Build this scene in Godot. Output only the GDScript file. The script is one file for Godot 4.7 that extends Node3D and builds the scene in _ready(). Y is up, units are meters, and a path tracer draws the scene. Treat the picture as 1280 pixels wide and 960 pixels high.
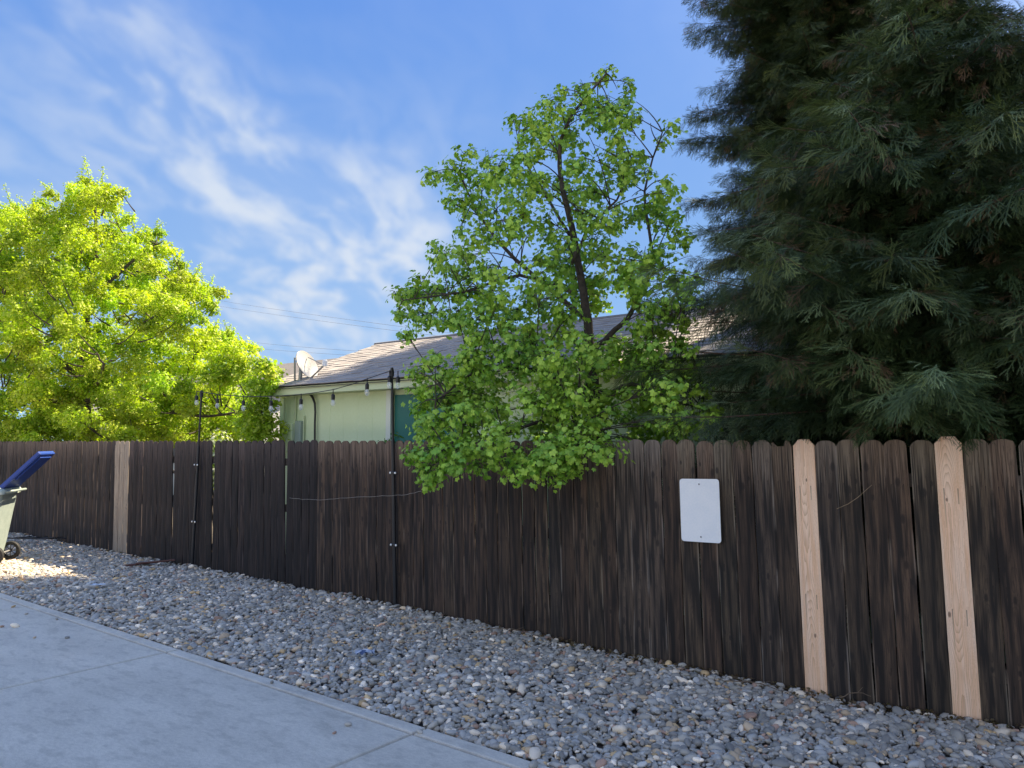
extends Node3D

# ---------------------------------------------------------------- frame of reference
# The fence runs along x at about z = -5.4; the camera stands on the driveway at the origin and looks towards -z, turned 38 degrees left.
const EYE := Vector3(0, 1.64, 0)
const YAW := 0.6632
const PITCH := 0.0749
var fw: Vector3
var rt: Vector3
var up: Vector3
var rng := RandomNumberGenerator.new()
var M := {}
var names := {}

func at(px: float, py: float, depth: float) -> Vector3:
	return EYE + (fw + rt * ((px - 640.0) / 960.0) + up * ((480.0 - py) / 960.0)) * depth

func on_z(px: float, py: float, z: float) -> Vector3:
	var d := fw + rt * ((px - 640.0) / 960.0) + up * ((480.0 - py) / 960.0)
	return EYE + d * (z / d.z)

func on_ground(px: float, py: float, y := 0.0) -> Vector3:
	var d := fw + rt * ((px - 640.0) / 960.0) + up * ((480.0 - py) / 960.0)
	return EYE + d * ((y - EYE.y) / d.y)

func rf(a: float, b: float) -> float:
	return rng.randf_range(a, b)

func rdir() -> Vector3:
	var z := rf(-1, 1)
	var a := rf(0, TAU)
	var s := sqrt(1.0 - z * z)
	return Vector3(s * cos(a), z, s * sin(a))

# ---------------------------------------------------------------- mesh collector
class MB:
	var v := PackedVector3Array()
	var n := PackedVector3Array()
	var c := PackedColorArray()
	var t := PackedVector2Array()
	var ix := PackedInt32Array()
	func vert(p: Vector3, nn: Vector3, col := Color.WHITE, uv := Vector2.ZERO) -> int:
		v.append(p); n.append(nn); c.append(col); t.append(uv)
		return v.size() - 1
	func face(a: int, b: int, d: int) -> void:
		var g := (v[d] - v[a]).cross(v[b] - v[a])
		if g.dot(n[a] + n[b] + n[d]) < 0.0:
			ix.append(a); ix.append(d); ix.append(b)
		else:
			ix.append(a); ix.append(b); ix.append(d)
	func quadi(a: int, b: int, d: int, e: int) -> void:
		face(a, b, d); face(a, d, e)
	func quad(a: Vector3, b: Vector3, d: Vector3, e: Vector3, out: Vector3, col := Color.WHITE, ua := Vector2.ZERO, ub := Vector2(1, 0), ud := Vector2(1, 1), ue := Vector2(0, 1)) -> void:
		var nn := (d - a).cross(b - a)
		if nn.length() < 1e-12:
			nn = (e - a).cross(d - a)
		nn = nn.normalized()
		if nn.dot(out) < 0.0:
			nn = -nn
		quadi(vert(a, nn, col, ua), vert(b, nn, col, ub), vert(d, nn, col, ud), vert(e, nn, col, ue))
	func tri(a: Vector3, b: Vector3, d: Vector3, out: Vector3, col := Color.WHITE) -> void:
		var nn := (d - a).cross(b - a).normalized()
		if nn.dot(out) < 0.0:
			nn = -nn
		face(vert(a, nn, col), vert(b, nn, col), vert(d, nn, col))
	# a box with small chamfers, in the frame x
	func box(x: Transform3D, s: Vector3, bev := 0.0, col := Color.WHITE) -> void:
		var h := s * 0.5
		var b: float = min(bev, min(h.x, min(h.y, h.z)) * 0.45)
		for axis in 3:
			for sg in [-1.0, 1.0]:
				var o := Vector3.ZERO; o[axis] = sg
				var a1 := (axis + 1) % 3
				var a2 := (axis + 2) % 3
				var p: Array[Vector3] = []
				for k in [[-1, -1], [1, -1], [1, 1], [-1, 1]]:
					var q := Vector3.ZERO
					q[axis] = sg * h[axis]
					q[a1] = k[0] * (h[a1] - b)
					q[a2] = k[1] * (h[a2] - b)
					p.append(x * q)
				quad(p[0], p[1], p[2], p[3], x.basis * o, col)
		if b <= 0.0:
			return
		for axis in 3:
			var a1 := (axis + 1) % 3
			var a2 := (axis + 2) % 3
			for s1 in [-1.0, 1.0]:
				for s2 in [-1.0, 1.0]:
					var o := Vector3.ZERO; o[a1] = s1; o[a2] = s2
					var p: Array[Vector3] = []
					for k in [[-1, 0], [1, 0], [1, 1], [-1, 1]]:
						var q := Vector3.ZERO
						q[axis] = k[0] * (h[axis] - b)
						q[a1] = s1 * (h[a1] - (b if k[1] == 0 else 0.0))
						q[a2] = s2 * (h[a2] - (0.0 if k[1] == 0 else b))
						p.append(x * q)
					quad(p[0], p[1], p[2], p[3], x.basis * o, col)
		for sx in [-1.0, 1.0]:
			for sy in [-1.0, 1.0]:
				for sz in [-1.0, 1.0]:
					var o := Vector3(sx, sy, sz)
					tri(x * (o * (h - Vector3(0, b, b))), x * (o * (h - Vector3(b, 0, b))), x * (o * (h - Vector3(b, b, 0))), x.basis * o, col)
	func tube(pts: Array, rad: Array, sides := 6, col := Color.WHITE, caps := true) -> void:
		var last := -1
		var side := Vector3.ZERO
		for i in pts.size():
			var d: Vector3 = (pts[min(i + 1, pts.size() - 1)] - pts[max(i - 1, 0)])
			if d.length() < 1e-9:
				d = Vector3.UP
			d = d.normalized()
			if i == 0:
				side = d.cross(Vector3(0.31, 0.2, 0.93)).normalized()
				if side.length() < 0.5:
					side = d.cross(Vector3.RIGHT).normalized()
			else:
				side = (side - d * side.dot(d)).normalized()
			var other := d.cross(side)
			var first := v.size()
			for k in sides:
				var a := TAU * k / sides
				var o := side * cos(a) + other * sin(a)
				vert(pts[i] + o * float(rad[i]), o, col, Vector2(float(k) / sides, i))
			if last >= 0:
				for k in sides:
					var k2 := (k + 1) % sides
					quadi(last + k, last + k2, first + k2, first + k)
			last = first
		if caps:
			for e in [0, pts.size() - 1]:
				var d: Vector3 = (pts[0] - pts[1]).normalized() if e == 0 else (pts[e] - pts[e - 1]).normalized()
				var base := 0 if e == 0 else last
				var start := v.size() - sides * pts.size() if e == 0 else last
				var ctr := vert(pts[e], d, col)
				if e == 0:
					start = ctr - sides * pts.size()
				var ring: Array[int] = []
				for k in sides:
					ring.append(vert(v[(start if e == 0 else last) + k], d, col))
				for k in sides:
					face(ctr, ring[k], ring[(k + 1) % sides])
				if e == 0:
					pass
	# surface of revolution about axis y of frame x: profile of Vector2(radius, y)
	func lathe(x: Transform3D, prof: Array, sides := 16, col := Color.WHITE) -> void:
		for i in prof.size() - 1:
			var a: Vector2 = prof[i]
			var b: Vector2 = prof[i + 1]
			var nr := Vector2(b.y - a.y, -(b.x - a.x))
			if nr.length() < 1e-9:
				continue
			nr = nr.normalized()
			for k in sides:
				var t0 := TAU * k / sides
				var t1 := TAU * (k + 1) / sides
				var e0 := Vector3(cos(t0), 0, sin(t0))
				var e1 := Vector3(cos(t1), 0, sin(t1))
				var n0 := x.basis * (e0 * nr.x + Vector3.UP * nr.y)
				var n1 := x.basis * (e1 * nr.x + Vector3.UP * nr.y)
				var i0 := vert(x * (e0 * a.x + Vector3.UP * a.y), n0.normalized(), col)
				var i1 := vert(x * (e1 * a.x + Vector3.UP * a.y), n1.normalized(), col)
				var i2 := vert(x * (e1 * b.x + Vector3.UP * b.y), n1.normalized(), col)
				var i3 := vert(x * (e0 * b.x + Vector3.UP * b.y), n0.normalized(), col)
				quadi(i0, i1, i2, i3)
	func mesh() -> ArrayMesh:
		var arr := []
		arr.resize(Mesh.ARRAY_MAX)
		arr[Mesh.ARRAY_VERTEX] = v; arr[Mesh.ARRAY_NORMAL] = n; arr[Mesh.ARRAY_COLOR] = c; arr[Mesh.ARRAY_TEX_UV] = t; arr[Mesh.ARRAY_INDEX] = ix
		var m := ArrayMesh.new()
		m.add_surface_from_arrays(Mesh.PRIMITIVE_TRIANGLES, arr)
		return m

func tube_between(a: Vector3, b: Vector3, r: float, sides := 8, col := Color.WHITE) -> MB:
	var m := MB.new()
	m.tube([a, b], [r, r], sides, col)
	return m

# ---------------------------------------------------------------- objects
func nm(called: String, parent: Node) -> String:
	var key := "%d/%s" % [parent.get_instance_id(), called]
	var k: int = names.get(key, 0)
	names[key] = k + 1
	return called if k == 0 else "%s_%03d" % [called, k]

func part(called: String, mesh: Mesh, mat: Material, parent: Node, x := Transform3D()) -> MeshInstance3D:
	var o := MeshInstance3D.new()
	o.name = nm(called, parent)
	o.mesh = mesh
	o.material_override = mat
	o.transform = x
	parent.add_child(o, true)
	return o

func thing(called: String, label: String, category: String, p := Vector3.ZERO, group := "") -> Node3D:
	var o := Node3D.new()
	o.name = nm(called, self)
	o.position = p
	add_child(o, true)
	return tag(o, label, category, group)

func tag(o: Node3D, label: String, category: String, group := "") -> Node3D:
	o.set_meta("label", label)
	o.set_meta("category", category)
	if group:
		o.set_meta("group", group)
	return o

func struct(o: Node3D, label: String) -> Node3D:
	o.set_meta("kind", "structure")
	o.set_meta("label", label)
	return o

func scatter(called: String, mesh: Mesh, mat: Material, xs: Array, cols: Array, parent: Node) -> MultiMeshInstance3D:
	var mm := MultiMesh.new()
	mm.transform_format = MultiMesh.TRANSFORM_3D
	mm.use_colors = true
	mm.mesh = mesh
	mm.instance_count = xs.size()
	for i in xs.size():
		mm.set_instance_transform(i, xs[i])
		mm.set_instance_color(i, cols[i])
	var o := MultiMeshInstance3D.new()
	o.name = nm(called, parent)
	o.multimesh = mm
	o.material_override = mat
	o.set_meta("kind", "stuff")
	parent.add_child(o, true)
	return o

func mat(lin: Color, rough := 0.8, metal := 0.0, vcol := false) -> StandardMaterial3D:
	var m := StandardMaterial3D.new()
	m.albedo_color = lin.linear_to_srgb()
	m.roughness = rough
	m.metallic = metal
	m.vertex_color_use_as_albedo = vcol
	return m

func fnl(sd: int, freq: float, oct := 1) -> FastNoiseLite:
	var f := FastNoiseLite.new()
	f.seed = sd
	f.noise_type = FastNoiseLite.TYPE_SIMPLEX_SMOOTH
	f.frequency = freq
	f.fractal_type = FastNoiseLite.FRACTAL_FBM if oct > 1 else FastNoiseLite.FRACTAL_NONE
	f.fractal_octaves = oct
	return f

func g8(x: float) -> int:
	return int(clampf(pow(maxf(x, 0.0), 1.0 / 2.2), 0.0, 1.0) * 255.0 + 0.5)

func tex(w: int, h: int, data: PackedByteArray) -> ImageTexture:
	var im := Image.create_from_data(w, h, false, Image.FORMAT_RGB8, data)
	return ImageTexture.create_from_image(im)

# wood seen on the wide face of a flat-sawn board: rings of a log cut along its length, knots that push the rings aside, fibres and weathering
func wood(sd: int, kind: String) -> ImageTexture:
	var w := 96
	var h := 1024
	var r := RandomNumberGenerator.new()
	r.seed = sd
	var fib := fnl(sd, 1.0)
	var slow := fnl(sd + 7, 1.0, 2)
	var wea := fnl(sd + 13, 1.0, 3)
	var knots := []
	for i in r.randi_range(2, 6) if kind != "fresh" else r.randi_range(2, 3):
		knots.append([r.randf_range(-0.055, 0.055), r.randf_range(0.1, 1.6), r.randf_range(0.008, 0.017) if kind == "dark" else r.randf_range(0.006, 0.010)])
	var x0 := r.randf_range(-0.03, 0.03)
	var d0 := r.randf_range(0.02, 0.06)
	var data := PackedByteArray()
	data.resize(w * h * 3)
	var nails := [0.19, 0.62] if kind == "fresh" else [0.17, 0.52, 0.86]
	var dark := r.randf_range(0.62, 1.15)
	for j in h:
		var y := (j + 0.5) / h * 1.66
		var depth := d0 + 0.03 * slow.get_noise_2d(y * 0.9, 4.0) + 0.012 * sin(y * 2.1 + sd)
		var near := []
		for k in knots:
			if absf(y - k[1]) < k[2] * 9.0:
				near.append(k)
		for i in w:
			var x := ((i + 0.5) / w - 0.5) * 0.14
			var q := sqrt((x - x0) * (x - x0) + depth * depth) + 0.0018 * slow.get_noise_2d(x * 40.0, y * 5.0)
			var knot := 0.0
			for k in near:
				var dx: float = (x - k[0]) / k[2]
				var dy: float = (y - k[1]) / (k[2] * 2.0)
				var dd := dx * dx + dy * dy
				q += k[2] * 0.9 * exp(-dd * 0.28)
				knot = maxf(knot, clampf(1.35 - dd * 1.1, 0.0, 1.0))
			var ring := fposmod(q / 0.0052, 1.0)
			ring = ring * ring * ring
			var f := fib.get_noise_2d(x * 620.0, y * 7.0)
			var f2 := fib.get_noise_2d(x * 210.0 + 50.0, y * 2.2)
			var wx := wea.get_noise_2d(x * 22.0, y * 1.4)
			var c: Vector3
			if kind == "fresh":
				c = Vector3(0.95, 0.69, 0.50).lerp(Vector3(0.88, 0.57, 0.36), clampf(0.5 + wx * 1.3 + (y - 0.8) * 0.3, 0, 1))
				c = c.lerp(Vector3(0.50, 0.27, 0.125), ring * 0.62)
				c *= 1.0 + 0.09 * f + 0.05 * f2
				c = c.lerp(Vector3(0.16, 0.075, 0.04), knot * 0.8)
				for nl in nails:
					for nx in [-0.035, 0.036]:
						var dxn: float = absf(x - nx)
						var dyn: float = y - nl * 1.66
						if dxn < 0.004 and dyn > -0.004 and dyn < 0.16 + 0.1 * nx * 20.0:
							c = c.lerp(Vector3(0.09, 0.06, 0.05), (1.0 - dxn / 0.004) * (1.0 - maxf(dyn, 0.0) / 0.3) * 0.9)
			elif kind == "pale":
				c = Vector3(0.50, 0.385, 0.30).lerp(Vector3(0.36, 0.27, 0.21), clampf(0.5 + wx, 0, 1))
				c *= 0.85 + 0.22 * f + 0.14 * f2 - 0.2 * ring
				c = c.lerp(Vector3(0.08, 0.06, 0.05), knot * 0.7)
			else:
				var blot := wea.get_noise_2d(x * 16.0 + 70.0, y * 1.1)
				var t := clampf(0.46 + wx * 0.95 + f2 * 0.22 - 0.9 * maxf(blot - 0.12, 0.0) * 2.0, 0, 1)
				c = Vector3(0.016, 0.0112, 0.0088).lerp(Vector3(0.128, 0.086, 0.058), t) * dark
				c *= 0.92 + 0.28 * f - 0.3 * ring * (0.4 + t)
				# bleached heads and streaks where rain ran down
				var bl := clampf((0.30 - y) * 3.0 + 1.15 * wea.get_noise_2d(x * 75.0 + 9.0, y * 1.1), 0.0, 1.0) * clampf(1.25 - y * 1.0, 0, 1)
				c = c.lerp(Vector3(0.30, 0.24, 0.188) * (0.8 + 0.3 * f), bl * 0.78)
				# pale grey streaks along the edges here and there
				var ed := clampf((absf(x) - 0.059) / 0.008, 0.0, 1.0) * clampf(wea.get_noise_2d(y * 1.6, signf(x) * 9.0 + 31.0) * 3.2 + 0.1, 0.0, 1.0)
				c = c.lerp(Vector3(0.40, 0.34, 0.285), ed * 0.42)
				c = c.lerp(Vector3(0.012, 0.009, 0.008), knot * 0.75)
				# splits along the grain
				if f < -0.62 and wx > 0.12:
					c *= 0.35
				for nl in nails:
					for nx in [-0.036, 0.035]:
						var dxn: float = absf(x - nx - 0.001 * wx)
						var dyn: float = y - nl * 1.66
						if dxn < 0.003 and dyn > -0.003 and dyn < 0.07:
							c *= 1.0 - 0.6 * (1.0 - maxf(dyn, 0.0) / 0.08)
			var o := (j * w + i) * 3
			data[o] = g8(c.x); data[o + 1] = g8(c.y); data[o + 2] = g8(c.z)
	return tex(w, h, data)

func concrete() -> Array:
	var s := 768
	var a := fnl(3, 3.0 / s, 4).get_seamless_image(s, s)
	var b := fnl(4, 60.0 / s, 3).get_seamless_image(s, s)
	var d := fnl(5, 260.0 / s, 2).get_seamless_image(s, s)
	var e := fnl(6, 14.0 / s, 4).get_seamless_image(s, s)
	for im in [a, b, d, e]:
		im.convert(Image.FORMAT_L8)
	var pa: PackedByteArray = a.get_data()
	var pb: PackedByteArray = b.get_data()
	var pd: PackedByteArray = d.get_data()
	var pe: PackedByteArray = e.get_data()
	var out := PackedByteArray(); out.resize(s * s * 3)
	var hgt := PackedByteArray(); hgt.resize(s * s * 3)
	for i in s * s:
		var big := pa[i] / 255.0 - 0.5
		var mid := pb[i] / 255.0 - 0.5
		var fine := pd[i] / 255.0 - 0.5
		var st := pe[i] / 255.0
		var v := 0.61 + 0.12 * big + 0.13 * mid + 0.20 * fine
		v *= 1.0 - 0.15 * smoothstep(0.48, 0.85, st)
		out[i * 3] = g8(v * 1.08); out[i * 3 + 1] = g8(v); out[i * 3 + 2] = g8(v * 0.85)
		var hh := int(clampf(128.0 + 90.0 * fine + 60.0 * mid, 0, 255))
		hgt[i * 3] = hh; hgt[i * 3 + 1] = hh; hgt[i * 3 + 2] = hh
	return [tex(s, s, out), tex(s, s, hgt)]

func speckle(sd: int, lo: Color, hi: Color, f1: float, f2: float, s := 256, amt := 1.0) -> ImageTexture:
	var a := fnl(sd, f1 / s, 3).get_seamless_image(s, s)
	var b := fnl(sd + 1, f2 / s, 2).get_seamless_image(s, s)
	a.convert(Image.FORMAT_L8); b.convert(Image.FORMAT_L8)
	var pa := a.get_data()
	var pb := b.get_data()
	var out := PackedByteArray(); out.resize(s * s * 3)
	for i in s * s:
		var t := clampf(0.5 + ((pa[i] + pb[i]) / 255.0 - 1.0) * amt, 0, 1)
		var c := lo.lerp(hi, t)
		out[i * 3] = g8(c.r); out[i * 3 + 1] = g8(c.g); out[i * 3 + 2] = g8(c.b)
	return tex(s, s, out)

func tri_mat(t: Texture2D, scale: float, rough := 0.9, vcol := false) -> StandardMaterial3D:
	var m := StandardMaterial3D.new()
	m.albedo_texture = t
	m.uv1_triplanar = true
	m.uv1_scale = Vector3.ONE * scale
	m.roughness = rough
	m.vertex_color_use_as_albedo = vcol
	return m

# ---------------------------------------------------------------- sky: blue air, veils of cirrus
func sky_image() -> ImageTexture:
	var w := 2048
	var h := 1024
	var im := Image.create(w, h, false, Image.FORMAT_RGBF)
	var warp := fnl(21, 1.3, 3)
	var st := fnl(22, 1.0, 6)
	var puff := fnl(23, 2.0, 6)
	var big := fnl(24, 0.8, 2)
	var to_sun := Vector3(0.394, 1.264, -0.919).normalized()
	var da := (at(150, 30, 1.0) - EYE).normalized()
	var db := (at(330, 230, 1.0) - EYE).normalized()
	var along := (Vector2(db.x, db.z) / (db.y + 0.25) - Vector2(da.x, da.z) / (da.y + 0.25)).normalized()
	# cirrus: directions round which each streak gathers, how wide it spreads and how thick it is
	var banks := []
	for q in [[120, 10, 0.06, 0.16], [190, 55, 0.05, 0.26], [165, 95, 0.05, 0.28], [215, 150, 0.06, 0.46], [285, 180, 0.055, 0.50], [327, 222, 0.03, 0.50], [330, 285, 0.08, 0.32], [440, 330, 0.11, 0.46], [350, 385, 0.13, 0.42], [520, 300, 0.09, 0.36], [440, 265, 0.05, 0.30], [40, 150, 0.13, 0.07], [-200, 160, 0.25, 0.12], [30, 330, 0.18, 0.18], [400, 400, 0.18, 0.20]]:
		banks.append([(at(q[0], q[1], 1.0) - EYE).normalized(), q[2], q[3]])
	for j in h:
		var el := (0.5 - (j + 0.5) / h) * PI
		if el < -0.05:
			for i in w:
				im.set_pixel(i, j, Color(0.16, 0.18, 0.20))
			continue
		var y := maxf(sin(el), 0.0)
		var air := Vector3(0.110, 0.184, 0.262).lerp(Vector3(0.0275, 0.0735, 0.210), pow(clampf(y / 0.60, 0, 1), 0.66))
		for i in w:
			var az := (i + 0.5) / w * TAU
			var d := Vector3(sin(az) * cos(el), sin(el), -cos(az) * cos(el))
			var p := Vector2(d.x, d.z) / (y + 0.25)
			var wx := warp.get_noise_2d(p.x * 1.6, p.y * 1.6)
			var wy := warp.get_noise_2d(p.x * 1.6 + 40.0, p.y * 1.6 - 17.0)
			var u := p.dot(along) + wx * 0.07
			var vv := p.dot(along.orthogonal()) + wy * 0.06
			var s := st.get_noise_2d(u * 1.3, vv * 3.4) * 0.50 + puff.get_noise_2d(u * 3.0, vv * 5.5) * 0.42
			var thick := 0.0
			for q in banks:
				var ang: float = d.distance_to(q[0]) / q[1]
				ang /= 1.12
				if ang < 2.6:
					thick += q[2] * exp(-ang * ang * 0.9)
			# veil behind the camera, out of view, thickened and brightened to light fence and driveway
			var behind := smoothstep(0.10, 0.75, -d.dot(fw) * 0.8 - d.dot(rt) * 0.45 + 0.15 * big.get_noise_2d(p.x, p.y))
			thick = clampf(maxf(thick, behind * 0.95), 0, 1)
			var tex_ := smoothstep(-0.34, 0.55, s)
			var k := clampf(thick * (0.16 + 0.92 * tex_) + 0.04 * tex_, 0, 0.95)
			var dl := clampf(d.dot(to_sun), 0, 1)
			var c := air.lerp(Vector3(0.188, 0.210, 0.244), k) + Vector3(0.32, 0.32, 0.30) * pow(dl, 12.0) + Vector3(0.05, 0.055, 0.06) * pow(dl, 4.0)
			c += Vector3(0.26, 0.235, 0.185) * behind * k  # warm lift of the unseen veil, for the shaded fence and ground
			im.set_pixel(i, j, Color(c.x, c.y, c.z))
	return ImageTexture.create_from_image(im)

# ================================================================ the place
func _ready() -> void:
	rng.seed = 11
	var b := Basis.from_euler(Vector3(PITCH, YAW, 0))
	fw = -b.z; rt = b.x; up = b.y
	var cam := Camera3D.new()
	cam.name = "camera"
	cam.fov = 53.13
	cam.near = 0.05
	cam.far = 900.0
	cam.transform = Transform3D(b, EYE)
	add_child(cam)
	cam.current = true

	var env := Environment.new()
	env.background_mode = Environment.BG_SKY
	var sky := Sky.new()
	var pan := PanoramaSkyMaterial.new()
	pan.panorama = sky_image()
	pan.energy_multiplier = 1.0
	sky.sky_material = pan
	env.sky = sky
	env.tonemap_mode = Environment.TONE_MAPPER_LINEAR
	env.tonemap_exposure = 3.7
	env.sdfgi_enabled = true
	env.ssao_enabled = true
	env.ssil_enabled = true
	var we := WorldEnvironment.new()
	we.name = "environment"
	we.environment = env
	add_child(we)

	var sun := DirectionalLight3D.new()
	sun.name = "sun"
	sun.light_energy = 1.3
	sun.light_color = Color(1.0, 0.925, 0.80)
	sun.light_angular_distance = 0.5
	sun.shadow_enabled = true
	add_child(sun)
	var to_sun := Vector3(0.394, 1.264, -0.919).normalized()
	sun.look_at_from_position(Vector3.ZERO, -to_sun, Vector3.UP)

	materials()
	build_ground()
	build_driveway()
	build_gravel()
	build_fence()
	build_house()
	build_far_house()
	build_left_tree()
	build_middle_tree()
	build_redwoods()
	build_shrubs()
	build_power_lines()
	build_poles()
	build_bin()
	build_sign()
	build_litter()

func materials() -> void:
	M.board = []
	for i in 11:
		M.board.append(wood(100 + i * 17, "dark"))
	M.fresh = [wood(911, "fresh"), wood(945, "fresh")]
	M.pale = [wood(733, "pale"), wood(734, "pale")]
	var cc := concrete()
	M.concrete = StandardMaterial3D.new()
	M.concrete.albedo_texture = cc[0]
	M.concrete.roughness = 0.88
	M.concrete.uv1_scale = Vector3(0.27, 0.37, 0.62)
	M.concrete.uv1_triplanar = true
	M.concrete.uv1_world_triplanar = true
	M.concrete.heightmap_enabled = true
	M.concrete.heightmap_texture = cc[1]
	M.concrete.heightmap_scale = 0.25
	M.soil = tri_mat(speckle(31, Color(0.035, 0.026, 0.02), Color(0.11, 0.085, 0.062), 8, 60), 0.8, 0.95)
	M.stone = tri_mat(speckle(41, Color(0.78, 0.78, 0.78), Color(1.0, 1.0, 1.0), 6, 70, 256, 1.3), 7.0, 0.72, true)
	M.post = tri_mat(speckle(51, Color(0.05, 0.038, 0.03), Color(0.12, 0.09, 0.07), 4, 80), 1.0, 0.9)
	M.wall = tri_mat(speckle(61, Color(0.67, 0.78, 0.49), Color(0.71, 0.82, 0.54), 3, 40), 0.5, 0.75)
	M.trim = mat(Color(0.56, 0.64, 0.40), 0.6)
	M.corner = mat(Color(0.72, 0.76, 0.66), 0.6)
	M.teal = mat(Color(0.012, 0.15, 0.125), 0.45)
	M.shingle = tri_mat(speckle(71, Color(0.75, 0.75, 0.75), Color(1, 1, 1), 20, 110), 2.0, 0.95, true)
	M.black = mat(Color(0.012, 0.012, 0.014), 0.45)
	M.screw = mat(Color(0.8, 0.8, 0.78), 0.35, 0.2)
	M.bark = tri_mat(speckle(81, Color(0.03, 0.024, 0.02), Color(0.10, 0.08, 0.065), 6, 40), 3.0, 0.95)
	M.red_bark = tri_mat(speckle(83, Color(0.05, 0.026, 0.018), Color(0.14, 0.075, 0.05), 5, 40), 2.0, 0.95)
	M.leaf_tex = speckle(91, Color(0.86, 0.86, 0.86), Color(1, 1, 1), 4, 40, 128)
	M.leaf = mat(Color.WHITE, 0.5, 0.0, true)
	M.leaf.backlight_enabled = true
	M.leaf.backlight = Color(0.92, 1.0, 0.35)
	M.broad_leaf = M.leaf.duplicate()
	M.broad_leaf.backlight = Color(0.60, 0.68, 0.22)
	M.needle = mat(Color.WHITE, 0.55, 0.0, true)
	M.needle.backlight_enabled = true
	M.needle.backlight = Color(0.40, 0.5, 0.2)
	M.white = mat(Color(0.80, 0.82, 0.83), 0.45)
	M.grey = mat(Color(0.25, 0.25, 0.25), 0.5, 0.3)
	M.glass = StandardMaterial3D.new()
	M.glass.transparency = BaseMaterial3D.TRANSPARENCY_ALPHA
	M.glass.albedo_color = Color(0.95, 0.97, 1.0, 0.25)
	M.glass.roughness = 0.08

# ---------------------------------------------------------------- ground, driveway, gravel
func build_ground() -> void:
	var m := MB.new()
	m.quad(Vector3(-300, -0.09, -300), Vector3(300, -0.09, -300), Vector3(300, -0.09, 300), Vector3(-300, -0.09, 300), Vector3.UP)
	struct(part("ground", m.mesh(), M.soil, self), "bare brown soil that everything stands on")

func slab(m: MB, x0: float, x1: float, z0: float, z1: float, e: float) -> void:
	# a poured panel whose top edges are tooled round
	var y := 0.0
	var r := e
	var rows := [[0.0, -0.12], [0.0, -r], [r * 0.3, -r * 0.3], [r, 0.0]]
	for side in 4:
		for k in rows.size() - 1:
			var i0: float = rows[k][0]
			var i1: float = rows[k + 1][0]
			var y0: float = rows[k][1]
			var y1: float = rows[k + 1][1]
			var c0 := [Vector3(x0 + i0, y0, z0 + i0), Vector3(x1 - i0, y0, z0 + i0), Vector3(x1 - i0, y0, z1 - i0), Vector3(x0 + i0, y0, z1 - i0)]
			var c1 := [Vector3(x0 + i1, y1, z0 + i1), Vector3(x1 - i1, y1, z0 + i1), Vector3(x1 - i1, y1, z1 - i1), Vector3(x0 + i1, y1, z1 - i1)]
			var s2 := (side + 1) % 4
			var out: Vector3 = (c0[side] + c0[s2]) * 0.5 - Vector3((x0 + x1) / 2, y0 - 0.3, (z0 + z1) / 2)
			m.quad(c0[side], c0[s2], c1[s2], c1[side], out + Vector3(0, 0.2 * k, 0))
	m.quad(Vector3(x0 + r, y, z0 + r), Vector3(x1 - r, y, z0 + r), Vector3(x1 - r, y, z1 - r), Vector3(x0 + r, y, z1 - r), Vector3.UP)

func build_driveway() -> void:
	var root := Node3D.new()
	root.name = "driveway"
	add_child(root, true)
	struct(root, "grey concrete driveway with tooled joints and a narrow border band")
	var base := MB.new()
	base.quad(Vector3(-22, -0.055, -3.27), Vector3(6, -0.055, -3.27), Vector3(6, -0.055, 6.0), Vector3(-22, -0.055, 6.0), Vector3.UP)
	part("joint_bed", base.mesh(), mat(Color(0.014, 0.013, 0.012), 0.95), root)
	var bounce_mesh := MB.new()  # unseen paving behind the camera, laid to bounce sun onto the fence
	bounce_mesh.quad(Vector3(-22, -0.012, 6.01), Vector3(16, -0.012, 6.01), Vector3(16, -0.012, 20), Vector3(-22, -0.012, 20), Vector3.UP)
	bounce_mesh.quad(Vector3(6.01, -0.012, -3.27), Vector3(16, -0.012, -3.27), Vector3(16, -0.012, 6.01), Vector3(6.01, -0.012, 6.01), Vector3.UP)
	part("unseen_bounce_paving", bounce_mesh.mesh(), M.concrete, root)
	var js := [-21.0, -19.55, -16.82, -14.09, -11.36, -8.64, -5.915, -3.195, -0.47, 2.26, 5.0]
	for i in js.size() - 1:
		var m := MB.new()
		slab(m, js[i] + 0.008, js[i + 1] - 0.008, -3.168, 0.2, 0.016)
		part("slab", m.mesh(), M.concrete, root)
		m = MB.new()
		slab(m, js[i] + 0.008, js[i + 1] - 0.008, 0.211, 6.0, 0.014)
		part("slab", m.mesh(), M.concrete, root)
		m = MB.new()
		slab(m, js[i] + 0.008, js[i + 1] - 0.008, -3.288, -3.182, 0.012)
		part("border_slab", m.mesh(), M.concrete, root)

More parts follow.
